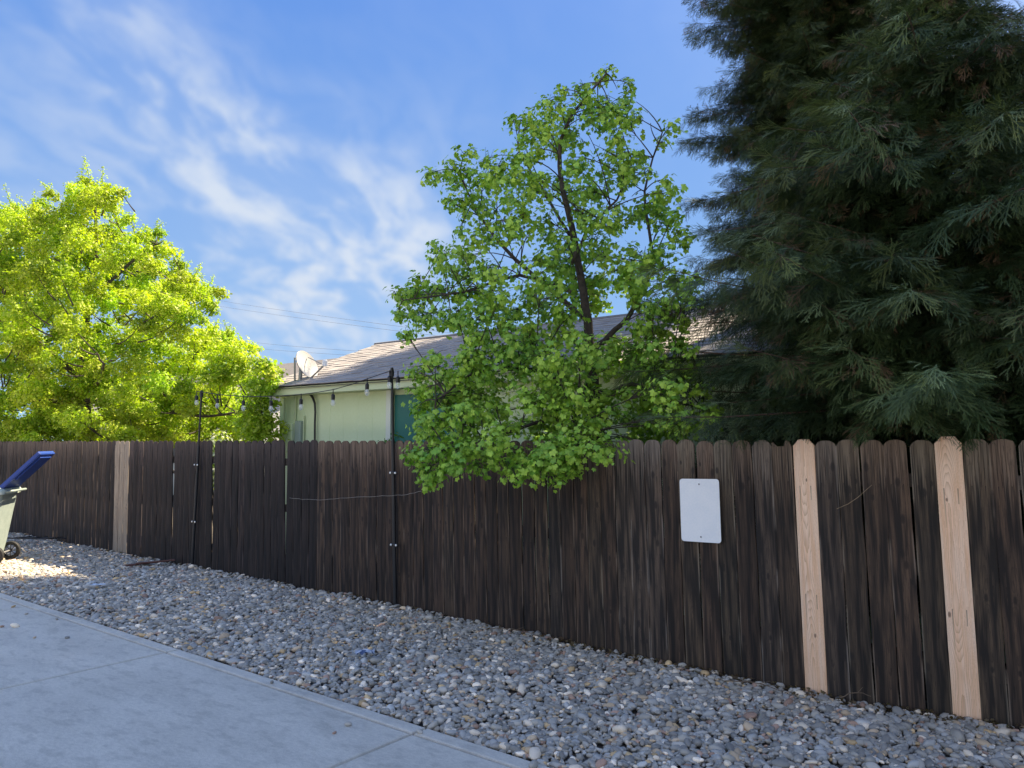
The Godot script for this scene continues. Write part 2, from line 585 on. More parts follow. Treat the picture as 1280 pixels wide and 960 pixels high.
func stone_mesh(sd: int) -> ArrayMesh:
	var nz := fnl(sd, 0.75, 2)
	var r := RandomNumberGenerator.new()
	r.seed = sd
	var sq := Vector3(1.0, r.randf_range(0.42, 0.72), r.randf_range(0.62, 0.9))
	var lat := 9
	var lon := 12
	var mb := MB.new()
	var pos := []
	for j in lat + 1:
		for i in lon:
			var th := PI * j / lat
			var ph := TAU * i / lon
			var d := Vector3(sin(th) * cos(ph), cos(th), sin(th) * sin(ph))
			# between an ellipsoid and a rounded slab, lumpy
			var e := d * (1.0 + 0.22 * nz.get_noise_3dv(d * 1.25 + Vector3.ONE * sd))
			pos.append(e * sq)
	for j in lat + 1:
		for i in lon:
			var c: Vector3 = pos[j * lon + i]
			var n: Vector3
			if j == 0 or j == lat:
				n = Vector3.UP if j == 0 else Vector3.DOWN
			else:
				var e: Vector3 = pos[j * lon + (i + 1) % lon] - pos[j * lon + (i + lon - 1) % lon]
				var s: Vector3 = pos[(j + 1) * lon + i] - pos[(j - 1) * lon + i]
				n = e.cross(s).normalized()
				if n.dot(c) < 0.0:
					n = -n
			mb.vert(c, n)
	for j in lat:
		for i in lon:
			var i2 := (i + 1) % lon
			if j > 0:
				mb.face(j * lon + i, j * lon + i2, (j + 1) * lon + i)
			if j < lat - 1:
				mb.face(j * lon + i2, (j + 1) * lon + i2, (j + 1) * lon + i)
	return mb.mesh()

func stone_color() -> Color:
	var k := rng.randf()
	var v := rf(0.95, 1.75)
	if k < 0.50:
		return Color(0.373, 0.342, 0.291) * v
	if k < 0.70:
		return Color(0.260, 0.246, 0.219) * v
	if k < 0.80:
		return Color(0.429, 0.414, 0.379) * v
	if k < 0.86:
		return Color(0.532, 0.395, 0.255) * v
	if k < 0.90:
		return Color(0.384, 0.241, 0.170) * v
	if k < 0.925:
		return Color(0.566, 0.385, 0.193) * v
	return Color(0.874, 0.727, 0.549) * v

func fence_z(x: float) -> float:
	var p := [[-22.0, -5.5], [-6.0, -5.5], [-4.1, -5.4], [-2.6, -5.29], [-1.5, -5.29], [0.0, -5.39], [3.0, -5.5]]
	for i in p.size() - 1:
		if x <= p[i + 1][0]:
			var t: float = smoothstep(0.0, 1.0, (x - p[i][0]) / (p[i + 1][0] - p[i][0])) * 0.5 + 0.5 * (x - p[i][0]) / (p[i + 1][0] - p[i][0])
			return lerpf(p[i][1], p[i + 1][1], t)
	return -5.5

func bed_y(x: float, z: float) -> float:
	var n := M.bed_noise as FastNoiseLite
	return -0.035 + 0.022 * n.get_noise_2d(x, z) + 0.02 * smoothstep(-3.5, -4.4, z)

func build_gravel() -> void:
	M.bed_noise = fnl(55, 0.9, 2)
	var root := Node3D.new()
	root.name = "gravel_bed"
	add_child(root, true)
	struct(root, "strip of grey river stones between the driveway and the fence")
	var m := MB.new()
	var nx := 80
	var nz := 10
	for j in nz + 1:
		for i in nx + 1:
			var x := lerpf(-21.0, 4.0, float(i) / nx)
			var z := lerpf(-3.29, -5.7, float(j) / nz)
			m.vert(Vector3(x, bed_y(x, z) - 0.012, z), Vector3.UP)
	for j in nz:
		for i in nx:
			var a := j * (nx + 1) + i
			m.quadi(a, a + 1, a + nx + 2, a + nx + 1)
	part("bed", m.mesh(), tri_mat(speckle(33, Color(0.10, 0.085, 0.07), Color(0.22, 0.20, 0.18), 8, 90), 1.5, 0.95), root)
	var meshes := []
	for i in 7:
		meshes.append(stone_mesh(200 + i * 3))
	var all := []
	for i in 78000:
		# denser where the camera is near; farther stones hide each other anyway
		var x := rf(-19.5, 2.6)
		var fz := fence_z(x)
		var z := lerpf(-3.30, fz + 0.012, rng.randf())
		var s := rf(0.0115, 0.0220)
		if rng.randf() < 0.14:
			s = rf(0.0235, 0.034)
		if rng.randf() < 0.012:
			s = rf(0.034, 0.046)
		if z > -3.315 - s * 0.5:
			z = -3.33 - s
		if z < fz + 0.10 and rng.randf() < 0.5:
			continue
		var lay := rng.randf()
		var y := bed_y(x, z) + s * 0.30 + lay * 0.020
		var bs := Basis.from_euler(Vector3(rf(-0.5, 0.5), rf(0, TAU), rf(-0.5, 0.5))).scaled_local(Vector3(s * rf(0.95, 1.35), s, s))
		if i % 5200 == 7:
			# a few stones that strayed onto the concrete
			z = rf(-3.24, -2.6)
			x = rf(-9.0, -1.5)
			y = s * 0.5
		all.append([Transform3D(bs, Vector3(x, y, z)), stone_color(), i % 7, s, lay])
	# the 300 that show largest are pieces of their own
	var near := []
	for k in all.size():
		var p: Vector3 = all[k][0].origin
		var q := p - EYE
		var zc := q.dot(fw)
		var px := 640.0 + 960.0 * q.dot(rt) / zc
		var py := 480.0 - 960.0 * q.dot(up) / zc
		if zc > 1.0 and px > 5 and px < 1275 and py < 955 and all[k][4] > 0.55:
			near.append([all[k][3] / zc, k])
	near.sort_custom(func(p, q): return p[0] > q[0])
	var own := {}
	var tints := []
	for i in 9:
		var mm := M.stone.duplicate() as StandardMaterial3D
		mm.vertex_color_use_as_albedo = false
		tints.append([mm, [Color(0.435, 0.398, 0.338), Color(0.342, 0.317, 0.279), Color(0.527, 0.481, 0.404), Color(0.302, 0.287, 0.255), Color(0.500, 0.481, 0.440), Color(0.619, 0.460, 0.296), Color(0.447, 0.280, 0.198), Color(0.659, 0.448, 0.225), Color(0.976, 0.812, 0.609)][i]])
		mm.albedo_color = (tints[i][1] as Color).linear_to_srgb()
	for i in mini(300, near.size()):
		var k: int = near[i][1]
		own[k] = true
		var best := 0
		var bd := 9.0
		for t in tints.size():
			var dc: Color = tints[t][1] - all[k][1]
			var dist := absf(dc.r) + absf(dc.g) + absf(dc.b) * 1.0
			if dist < bd:
				bd = dist
				best = t
		part("stone", meshes[all[k][2]], tints[best][0], root, all[k][0])
	for v in 7:
		var xs := []
		var cs := []
		for k in all.size():
			if all[k][2] == v and not own.has(k):
				xs.append(all[k][0])
				cs.append(all[k][1])
		scatter("loose_gravel", meshes[v], M.stone, xs, cs, root)

# ---------------------------------------------------------------- fence
func board_mesh(w: float, h: float, seed_: float, ear: String, tint: Color, flip: bool, wear: float) -> ArrayMesh:
	var m := MB.new()
	var nz := M.edge_noise as FastNoiseLite
	var rows := []
	var n := 11
	var top := h - 0.042
	for j in n + 1:
		var y := lerpf(-0.06, top, float(j) / n)
		rows.append([y, -w / 2 + wear * nz.get_noise_2d(y * 2.2, seed_), w / 2 + wear * nz.get_noise_2d(y * 2.2, seed_ + 50.0)])
	if ear == "notch":
		rows.append([h - 0.040, w * 0.12, w / 2 - 0.004])
		rows.append([h - 0.012, w * 0.18, w / 2 - 0.014])
		rows.append([h, w * 0.24, w / 2 - 0.034])
	elif ear == "clean":
		rows.append([h - 0.022, -w / 2 + 0.019, w / 2 - 0.019])
		rows.append([h, -w / 2 + 0.036, w / 2 - 0.036])
	else:
		var k := nz.get_noise_2d(3.0, seed_) * 0.006
		rows.append([h - 0.028, -w / 2 + 0.007 + k, w / 2 - 0.006])
		rows.append([h - 0.012, -w / 2 + 0.019, w / 2 - 0.018 - k])
		rows.append([h - 0.003 - absf(k), -w / 2 + 0.035, w / 2 - 0.034])
		rows.append([h, -w / 2 + 0.046, w / 2 - 0.047 + k])
	var th := 0.016
	var bv := 0.0035
	var cup := 0.002 * nz.get_noise_2d(8.0, seed_)
	var last := []
	for rr in rows:
		var y: float = rr[0]
		var l: float = rr[1]
		var r: float = rr[2]
		var zz := 0.006 * nz.get_noise_2d(y * 1.1, seed_ + 90.0)
		var v := clampf(1.0 - y / h, 0.0, 1.0)
		var cur := []
		var xs := [l, l + bv, (l + r) / 2, r - bv, r]
		var zs := [zz - bv, zz, zz + cup, zz, zz - bv]
		var ns := [Vector3(-0.75, 0, 0.65), Vector3(-0.2, 0, 1), Vector3(0, 0, 1), Vector3(0.2, 0, 1), Vector3(0.75, 0, 0.65)]
		for q in 5:
			var u: float = clampf(xs[q] / w + 0.5, 0.0, 1.0)
			cur.append(m.vert(Vector3(xs[q], y, zs[q]), ns[q].normalized(), tint, Vector2(1.0 - u if flip else u, v)))
		# sides and back
		for q in [[l, zz - bv, Vector3.LEFT], [l, zz - th, Vector3.LEFT], [l, zz - th, Vector3.FORWARD], [r, zz - th, Vector3.FORWARD], [r, zz - th, Vector3.RIGHT], [r, zz - bv, Vector3.RIGHT]]:
			var u2: float = 0.03 if q[0] == l else 0.97
			cur.append(m.vert(Vector3(q[0], y, q[1]), q[2], tint, Vector2(u2, v)))
		if last.size():
			for q in 4:
				m.quadi(last[q], last[q + 1], cur[q + 1], cur[q])
			for q in [[5, 6], [7, 8], [9, 10]]:
				m.quadi(last[q[0]], last[q[1]], cur[q[1]], cur[q[0]])
		last = cur
	# end grain on the top
	var rr: Array = rows[-1]
	var zt := 0.006 * nz.get_noise_2d(h * 1.1, seed_ + 90.0)
	m.quad(Vector3(rr[1], h, zt), Vector3(rr[2], h, zt), Vector3(rr[2], h, zt - th), Vector3(rr[1], h, zt - th), Vector3.UP, tint, Vector2(0.4, 0.01), Vector2(0.6, 0.01), Vector2(0.6, 0.02), Vector2(0.4, 0.02))
	if ear == "notch":
		var a := Vector3(-w / 2 + 0.002, top, 0.0)
		m.quad(a, a + Vector3(0.042, 0, 0), a + Vector3(0.012, 0.030, 0), a + Vector3(0.004, 0.030, 0), Vector3.BACK, tint, Vector2(0.1, 0.03), Vector2(0.3, 0.03), Vector2(0.2, 0.01), Vector2(0.1, 0.01))
		a.z -= th
		m.quad(a, a + Vector3(0.042, 0, 0), a + Vector3(0.012, 0.030, 0), a + Vector3(0.004, 0.030, 0), Vector3.FORWARD, tint)
		m.quad(a + Vector3(0.042, 0, 0), a + Vector3(0.042, 0, th), a + Vector3(0.012, 0.03, th), a + Vector3(0.012, 0.03, 0), Vector3.RIGHT, tint)
	return m.mesh()

func build_fence() -> void:
	M.edge_noise = fnl(77, 1.0, 2)
	var root := thing("wooden_fence", "long weathered dark wooden fence of dog-eared pickets beside the gravel", "fence")
	var bm := []
	for t in M.board:
		var a := StandardMaterial3D.new()
		a.albedo_texture = t
		a.roughness = 0.85
		a.vertex_color_use_as_albedo = true
		bm.append(a)
	var fm := []
	for t in M.fresh:
		var a := StandardMaterial3D.new()
		a.albedo_texture = t
		a.roughness = 0.7
		fm.append(a)
	var pm := []
	for t in M.pale:
		var a := StandardMaterial3D.new()
		a.vertex_color_use_as_albedo = true
		a.albedo_texture = t
		a.roughness = 0.85
		pm.append(a)
	var pitch := 0.1417
	var x00 := -1.607
	var seg_lean := 0.0
	for k in range(-135, 30):
		var x := x00 + pitch * k
		var z := fence_z(x)
		var slope := (fence_z(x + 0.1) - fence_z(x - 0.1)) / 0.2
		var h := 1.652 + rf(-0.007, 0.007)
		var w := rf(0.133, 0.1395)
		var lean := -0.0262 + rf(-0.004, 0.004)
		if x < -6.6:
			# old sections on the left have racked one by one, so wedges of light open between them
			h += 0.006 * sin(k * 1.7)
			var sec := [-118, -98, -85, -72, -60, -53, -42, -30]
			for i in sec.size() - 1:
				if k >= sec[i] and k < sec[i + 1]:
					var t: float = float(k - sec[i]) / (sec[i + 1] - sec[i])
					lean += lerpf(0.019, -0.016, t) if k >= -72 and k < -30 else lerpf(-0.010, 0.010, t)
			w -= rf(0.0, 0.008)
		var ear := "worn"
		var material: StandardMaterial3D
		var tint := Color.WHITE
		var f := rf(0.55, 1.5)
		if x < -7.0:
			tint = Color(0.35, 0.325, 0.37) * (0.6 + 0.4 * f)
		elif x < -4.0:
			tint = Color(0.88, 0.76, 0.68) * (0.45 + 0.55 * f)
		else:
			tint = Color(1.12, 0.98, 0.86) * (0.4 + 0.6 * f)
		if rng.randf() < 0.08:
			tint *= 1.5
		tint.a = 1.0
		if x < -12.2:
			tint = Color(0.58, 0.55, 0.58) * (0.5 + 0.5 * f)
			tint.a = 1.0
		material = bm[rng.randi() % bm.size()]
		if k == 0 or k == 6:
			material = fm[0 if k == 0 else 1]
			ear = "clean"
			tint = Color.WHITE
			w = 0.140 if k == 0 else 0.146
			h = 1.656 if k == 0 else 1.672
			lean = -0.0245
		elif k >= -72 and k <= -70:
			material = pm[k & 1]
			lean = -0.03
			w = 0.139
			tint = Color(0.94, 1.0, 1.04)
		elif k == -1:
			ear = "notch"
			material = bm[3]
		var o := part("picket", board_mesh(w, h, k * 7.3, ear, tint, rng.randf() < 0.5, 0.0055 if ear == "worn" else 0.001), material, root)
		# the picket leans in the plane of the fence
		var bs := Basis(Vector3.UP, -atan(slope) + rf(-0.02, 0.02)) * Basis(Vector3.BACK, -lean)
		o.transform = Transform3D(bs, Vector3(x - lean * 0.0, 0.0, z + rf(-0.003, 0.003) + (0.004 if ear == "clean" else 0.0)))
		if k == 0:
			o.set_meta("label", "new pale wood picket right of the blank sign")
		if k == 6:
			o.set_meta("label", "new pale wood picket with ring grain near the right edge")
		if k == -71:
			o.set_meta("label", "light grey-tan weathered picket among dark ones near the bin")
	# rails and posts behind
	for i in range(-8, 2):
		var xa := -1.2 + 2.42 * i
		var a := Vector3(xa, 0, fence_z(xa))
		var b2 := Vector3(xa + 2.42, 0, fence_z(xa + 2.42))
		for y in [0.28, 0.86, 1.40]:
			var m := MB.new()
			var mid := (a + b2) / 2 + Vector3(0, y, -0.045)
			m.box(Transform3D(Basis(Vector3.UP, -atan2(b2.z - a.z, b2.x - a.x)), mid), Vector3(2.41, 0.085, 0.038), 0.003)
			part("rail", m.mesh(), M.post, root)
		var p := MB.new()
		p.box(Transform3D(Basis(), a + Vector3(0, 0.72, -0.115)), Vector3(0.088, 1.62, 0.088), 0.004)
		part("post", p.mesh(), M.post, root)

# ---------------------------------------------------------------- house behind the fence
func wall_panel(m: MB, x0: float, x1: float, y0: float, y1: float, z: float, th: float) -> void:
	m.box(Transform3D(Basis(), Vector3((x0 + x1) / 2, (y0 + y1) / 2, z - th / 2)), Vector3(x1 - x0, y1 - y0, th), 0.002)

func build_house() -> void:
	var root := thing("green_house", "pale green single-storey house with grey shingle roof behind the fence", "house", Vector3(-4.1, 0, -9.13))
	var o := -root.position
	var X := func(m: MB, called: String, mt: Material) -> MeshInstance3D:
		return part(called, m.mesh(), mt, root, Transform3D(Basis(), o))
	var zw := -7.06
	var x := -10.02
	# siding sheets with a gap between each
	while x < 1.99:
		var x1 := minf(x + 1.2, 2.0)
		var gap := x < -7.62 and x1 > -7.62
		if gap:
			x1 = -7.62
		if x >= -7.63 and x < -6.3:
			x = -6.24
			continue
		var m := MB.new()
		var n := 4
		for i in n:
			var a := lerpf(x, x1, float(i) / n)
			var b := lerpf(x, x1, float(i + 1) / n)
			wall_panel(m, a + (0.002 if i == 0 else 0.0006), b - (0.002 if i == n - 1 else 0.0006), -0.05, 2.36, zw, 0.05)
		(X.call(m, "siding_sheet", M.wall) as Node3D)
		x = x1
	var shell := MB.new()
	wall_panel(shell, -10.00, 1.98, -0.05, 2.40, zw - 0.055, 0.1)
	(X.call(shell, "wall", M.wall) as Node3D)
	for g in [-10.04, 2.0]:
		var gm := MB.new()
		gm.box(Transform3D(Basis(), Vector3(g, 1.15, -9.13)), Vector3(0.1, 2.5, 4.0), 0.0)
		var tri0 := [Vector3(g, 2.40, -7.13), Vector3(g, 2.40, -11.13), Vector3(g, 3.16, -9.13)]
		for s in [-0.05, 0.05]:
			var d := Vector3(s, 0, 0)
			gm.tri(tri0[0] + d, tri0[1] + d, tri0[2] + d, d)
		(X.call(gm, "gable_wall", M.wall) as Node3D)
	var back := MB.new()
	wall_panel(back, -10.0, 1.98, -0.05, 2.4, -11.05, 0.1)
	(X.call(back, "wall", M.wall) as Node3D)
	# the teal door bay beside the corner board
	var m2 := MB.new()
	wall_panel(m2, -7.52, -6.32, -0.02, 2.26, zw - 0.03, 0.02)
	(X.call(m2, "teal_door", M.teal) as Node3D)
	for e in [[-7.62, -7.53], [-6.31, -6.24]]:
		var m3 := MB.new()
		m3.box(Transform3D(Basis(), Vector3((e[0] + e[1]) / 2, 1.17, zw + 0.008)), Vector3(e[1] - e[0], 2.36, 0.06), 0.004)
		(X.call(m3, "door_trim", M.corner) as Node3D)
	# fascia, soffit and gutter line
	var f := MB.new()
	f.box(Transform3D(Basis(), Vector3(-3.99, 2.375, -6.79)), Vector3(12.4, 0.115, 0.03), 0.004)
	(X.call(f, "fascia", M.trim) as Node3D)
	f = MB.new()
	f.box(Transform3D(Basis(), Vector3(-3.99, 2.327, -6.93)), Vector3(12.3, 0.012, 0.25), 0.0)
	(X.call(f, "soffit", M.trim) as Node3D)
	for sgn in [0, 1]:
		f = MB.new()
		var ex: float = -10.18 if sgn == 0 else 2.22
		for q in [[-6.78, 2.40, -9.13, 3.29], [-9.13, 3.29, -11.48, 2.40]]:
			var a := Vector3(ex, q[1], q[0])
			var b := Vector3(ex, q[3], q[2])
			f.box(Transform3D(Basis(Vector3.RIGHT, atan2(b.y - a.y, -(b.z - a.z)) * 1.0), (a + b) / 2 - Vector3(0, 0.03, 0)), Vector3(0.03, 0.13, a.distance_to(b)), 0.003)
		(X.call(f, "bargeboard", M.trim) as Node3D)
	# roof deck and shingles in lapped courses
	var deck := MB.new()
	var e0 := Vector3(0, 2.435, -6.74)
	var e1 := Vector3(0, 3.335, -9.13)
	var e2 := Vector3(0, 2.435, -11.52)
	var ax := Vector3(-10.20, 0, 0)
	var bx := Vector3(2.24, 0, 0)
	deck.quad(ax + e0, bx + e0, bx + e1, ax + e1, Vector3(0, 1, 0.3))
	deck.quad(ax + e2, bx + e2, bx + e1, ax + e1, Vector3(0, 1, -0.3))
	deck.quad(ax + e0 - Vector3(0, 0.03, 0), bx + e0 - Vector3(0, 0.03, 0), bx + e1 - Vector3(0, 0.03, 0), ax + e1 - Vector3(0, 0.03, 0), Vector3(0, -1, 0))
	deck.quad(ax + e2 - Vector3(0, 0.03, 0), bx + e2 - Vector3(0, 0.03, 0), bx + e1 - Vector3(0, 0.03, 0), ax + e1 - Vector3(0, 0.03, 0), Vector3(0, -1, 0))
	var roof: MeshInstance3D = X.call(deck, "roof", mat(Color(0.12, 0.115, 0.11), 0.95))
	var xs := []
	var cs := []
	var run := e1 - e0
	var len := run.length()
	var ud := run.normalized()
	var nn := Vector3.RIGHT.cross(ud).normalized()
	if nn.y < 0:
		nn = -nn
	var course := 0.142
	var nc := int(len / course)
	for j in nc + 1:
		var xx := -10.21 + rf(0, 0.1)
		while xx < 2.2:
			var wd := rf(0.13, 0.32)
			var p := e0 + ud * (minf(j * course + 0.08, len - 0.03)) + nn * (0.010 + rf(0.0, 0.007)) + Vector3(xx + wd / 2, 0, 0)
			var tilt := Basis(Vector3.RIGHT, ud, Vector3.RIGHT.cross(ud)).rotated(Vector3.RIGHT, -0.05)
			xs.append(Transform3D(tilt.scaled_local(Vector3(wd - 0.004, course + 0.03, 0.009)), p))
			var v := rf(0.86, 1.1)
			cs.append(Color(0.42, 0.385, 0.35) * v if rng.randf() < 0.6 else Color(0.385, 0.352, 0.325) * v)
			xx += wd
	var bmesh := MB.new()
	bmesh.box(Transform3D(), Vector3.ONE, 0.0)
	scatter("shingles", bmesh.mesh(), M.shingle, xs, cs, root).transform = Transform3D(Basis(), o)
	var cap := MB.new()
	cap.tube([ax + e1 + Vector3(0, 0.012, 0), bx + e1 + Vector3(0, 0.012, 0)], [0.035, 0.035], 6)
	(X.call(cap, "ridge_cap", mat(Color(0.2, 0.19, 0.185), 0.95)) as Node3D)
	# services on the wall: conduits, meter box, drooping cable
	var pz := zw + 0.03
	for q in [[356.0, 497.0, 545.0, 0.012], [369.5, 494.0, 528.0, 0.018], [380.0, 520.0, 560.0, 0.012]]:
		var a := on_z(q[0], q[1], pz)
		var b := on_z(q[0], q[2], pz)
		b.x = a.x
		(X.call(tube_between(a, b, q[3], 8), "conduit", M.trim) as Node3D)
	var mb := MB.new()
	var c0 := on_z(367, 528, pz)
	mb.box(Transform3D(Basis(), c0 + Vector3(-0.03, -0.22, 0.03)), Vector3(0.20, 0.42, 0.11), 0.012)
	(X.call(mb, "meter_box", M.wall) as Node3D)
	mb = MB.new()
	mb.box(Transform3D(Basis(), c0 + Vector3(0.16, -0.20, 0.02)), Vector3(0.13, 0.44, 0.07), 0.012)
	(X.call(mb, "meter_box", mat(Color(0.34, 0.42, 0.36), 0.6)) as Node3D)
	mb = MB.new()
	var cable := []
	for q in [[385, 491], [388, 493], [391, 497], [393.5, 504], [394, 515], [393.5, 530], [393.5, 560]]:
		cable.append(on_z(q[0], q[1], pz + 0.02))
	mb.tube(cable, [0.016, 0.018, 0.02, 0.018, 0.016, 0.016, 0.016], 6)
	(X.call(mb, "cable", M.black) as Node3D)
	# satellite dish on the roof edge
	var ds := thing("satellite_dish", "white satellite dish with feed arm standing on the roof edge", "satellite dish", Vector3(-9.55, 2.56, -7.05))
	var inv := -ds.position
	var T := func(m: MB, called: String, mt: Material) -> MeshInstance3D:
		return part(called, m.mesh(), mt, ds, Transform3D(Basis(), inv))
	var ctr := at(381, 457, 11.4)
	var ax3 := (rt * 0.84 + up * 0.42 - fw * 0.34).normalized()
	var sx := ax3.cross(Vector3.UP).normalized()
	var bs := Basis(sx, ax3, sx.cross(ax3))
	var prof := []
	for i in 9:
		var r := 0.225 * i / 8.0
		prof.append(Vector2(r, 0.55 * r * r / 0.55))
	var dm := MB.new()
	dm.lathe(Transform3D(bs, ctr), prof, 28)
	var outer := []
	for i in 9:
		var r := 0.225 * (8 - i) / 8.0
		outer.append(Vector2(r, 0.55 * r * r / 0.55 - 0.012))
	var fl := MB.new()
	fl.lathe(Transform3D(bs, ctr), outer, 28)
	(T.call(dm, "dish", mat(Color(0.50, 0.50, 0.48), 0.5)) as Node3D)
	(T.call(fl, "dish_back", M.white) as Node3D)
	var low := ctr - bs.z * 0.215 + ax3 * 0.05
	if (ctr + bs.z * 0.215).y < low.y:
		low = ctr + bs.z * 0.215 + ax3 * 0.05
	var feed := at(405, 456.5, 11.2)
	(T.call(tube_between(low, feed, 0.014, 8), "feed_arm", M.grey) as Node3D)
	var fd := MB.new()
	fd.box(Transform3D(Basis(rt, up, -fw), feed + up * 0.03 + rt * 0.015), Vector3(0.07, 0.10, 0.07), 0.015)
	(T.call(fd, "feed_horn", M.white) as Node3D)
	var top_r := at(394, 453, 11.4)
	(T.call(tube_between(at(385, 446.5, 11.5), feed, 0.007, 6), "brace", M.grey) as Node3D)
	var mast_b := at(368.5, 476, 11.4)
	(T.call(tube_between(mast_b, at(368.5, 447, 11.4), 0.014, 8), "mast", M.grey) as Node3D)
	(T.call(tube_between(at(375, 478, 11.35), at(376, 462, 11.4), 0.028, 8), "mast", M.grey) as Node3D)
	(T.call(tube_between(at(376, 463, 11.4), ctr - ax3 * 0.01, 0.03, 8), "bracket", M.grey) as Node3D)
	(T.call(tube_between(at(349, 484, 11.2), at(374, 478, 11.3), 0.014, 6), "foot", M.black) as Node3D)
	(T.call(tube_between(at(374, 478, 11.3), at(389, 475, 11.5), 0.014, 6), "foot", M.black) as Node3D)

func build_far_house() -> void:
	var p := Vector3(-24.5, 0, -15.5)
	var root := thing("grey_roofed_house", "low grey-roofed house far behind the bright yellow-green tree", "house", p)
	var w := MB.new()
	w.box(Transform3D(Basis(), Vector3(0, 1.3, 0)), Vector3(11.0, 2.6, 7.0), 0.02)
	part("wall", w.mesh(), mat(Color(0.62, 0.62, 0.60), 0.8), root)
	var r := MB.new()
	var a := [Vector3(-5.8, 2.5, 3.9), Vector3(5.8, 2.5, 3.9), Vector3(5.8, 4.25, 0), Vector3(-5.8, 4.25, 0), Vector3(-5.8, 2.5, -3.9), Vector3(5.8, 2.5, -3.9)]
	r.quad(a[0], a[1], a[2], a[3], Vector3(0, 1, 0.4))
	r.quad(a[4], a[5], a[2], a[3], Vector3(0, 1, -0.4))
	var dn := Vector3(0, -0.12, 0)
	r.quad(a[0] + dn, a[1] + dn, a[2] + dn, a[3] + dn, Vector3(0, -1, -0.4))
	r.quad(a[4] + dn, a[5] + dn, a[2] + dn, a[3] + dn, Vector3(0, -1, 0.4))
	r.quad(a[0], a[1], a[1] + dn, a[0] + dn, Vector3(0, 0, 1))
	r.quad(a[1], a[2], a[2] + dn, a[1] + dn, Vector3(1, 0, 0))
	r.quad(a[5], a[2], a[2] + dn, a[5] + dn, Vector3(1, 0, 0))
	part("roof", r.mesh(), tri_mat(speckle(72, Color(0.12, 0.11, 0.105), Color(0.21, 0.195, 0.185), 10, 70), 0.7, 0.95), root)
	for s in [-1.0, 1.0]:
		var g := MB.new()
		g.tri(Vector3(5.5 * s, 2.6, 3.5), Vector3(5.5 * s, 2.6, -3.5), Vector3(5.5 * s, 4.13, 0), Vector3(s, 0, 0))
		part("gable_wall", g.mesh(), mat(Color(0.62, 0.62, 0.60), 0.8), root)
	var wn := MB.new()
	wn.box(Transform3D(Basis(), Vector3(2.6, 1.5, 3.51)), Vector3(1.4, 1.0, 0.04), 0.005)
	part("window", wn.mesh(), mat(Color(0.04, 0.05, 0.06), 0.15), root)

# ---------------------------------------------------------------- broad-leaved trees
func in_poly(p: Vector2, poly: PackedVector2Array) -> bool:
	return Geometry2D.is_point_in_polygon(p, poly)

func leaf_mesh(lobed: bool, sd: int) -> ArrayMesh:
	var r := RandomNumberGenerator.new()
	r.seed = sd
	var m := MB.new()
	var pts := []
	if lobed:
		for q in [[-90.0, 0.10], [-40.0, 0.46], [-12.0, 0.66], [8.0, 0.56], [38.0, 0.90], [62.0, 0.66], [90.0, 1.02], [118.0, 0.66], [142.0, 0.90], [172.0, 0.56], [192.0, 0.66], [220.0, 0.46]]:
			var a := deg_to_rad(q[0])
			var l: float = q[1] * r.randf_range(0.9, 1.1)
			pts.append(Vector2(cos(a) * l, sin(a) * l + 0.1))
	else:
		for q in [[-90.0, 0.25], [-20.0, 0.5], [35.0, 0.62], [90.0, 0.95], [145.0, 0.62], [200.0, 0.5]]:
			var a := deg_to_rad(q[0])
			pts.append(Vector2(cos(a) * q[1] * 0.85, sin(a) * q[1] + 0.25))
	var fold := r.randf_range(0.12, 0.34)
	var droop := r.randf_range(0.15, 0.42)
	var lift := func(p: Vector2) -> Vector3:
		return Vector3(p.x, p.y, -fold * absf(p.x) * 0.8 - droop * p.y * absf(p.y) * 0.6 + 0.06 * sin(p.x * 5.0 + p.y * 4.0))
	var c: Vector3 = lift.call(Vector2(0, 0.12))
	for i in pts.size():
		var a: Vector3 = lift.call(pts[i])
		var b: Vector3 = lift.call(pts[(i + 1) % pts.size()])
		var n := (b - c).cross(a - c).normalized()
		if n.z < 0:
			n = -n
		n = (n + Vector3(0, 0, 0.35)).normalized()
		m.face(m.vert(c, n), m.vert(a, n), m.vert(b, n))
	# stalk
	m.quad(Vector3(-0.02, 0.02, 0), Vector3(0.02, 0.02, 0), Vector3(0.012, -0.62, 0.10), Vector3(-0.012, -0.62, 0.10), Vector3(0, 0, 1))
	return m.mesh()

func bez(a: Vector3, b: Vector3, c: Vector3, t: float) -> Vector3:
	return a.lerp(b, t).lerp(b.lerp(c, t), t)

func leaf_basis(nrm: Vector3, tip: Vector3, s: float) -> Basis:
	var n := nrm.normalized()
	var t := (tip - n * tip.dot(n))
	if t.length() < 0.05:
		t = n.cross(Vector3.RIGHT)
	t = t.normalized()
	return Basis(t.cross(n), t, n) * Basis.from_scale(Vector3.ONE * s)

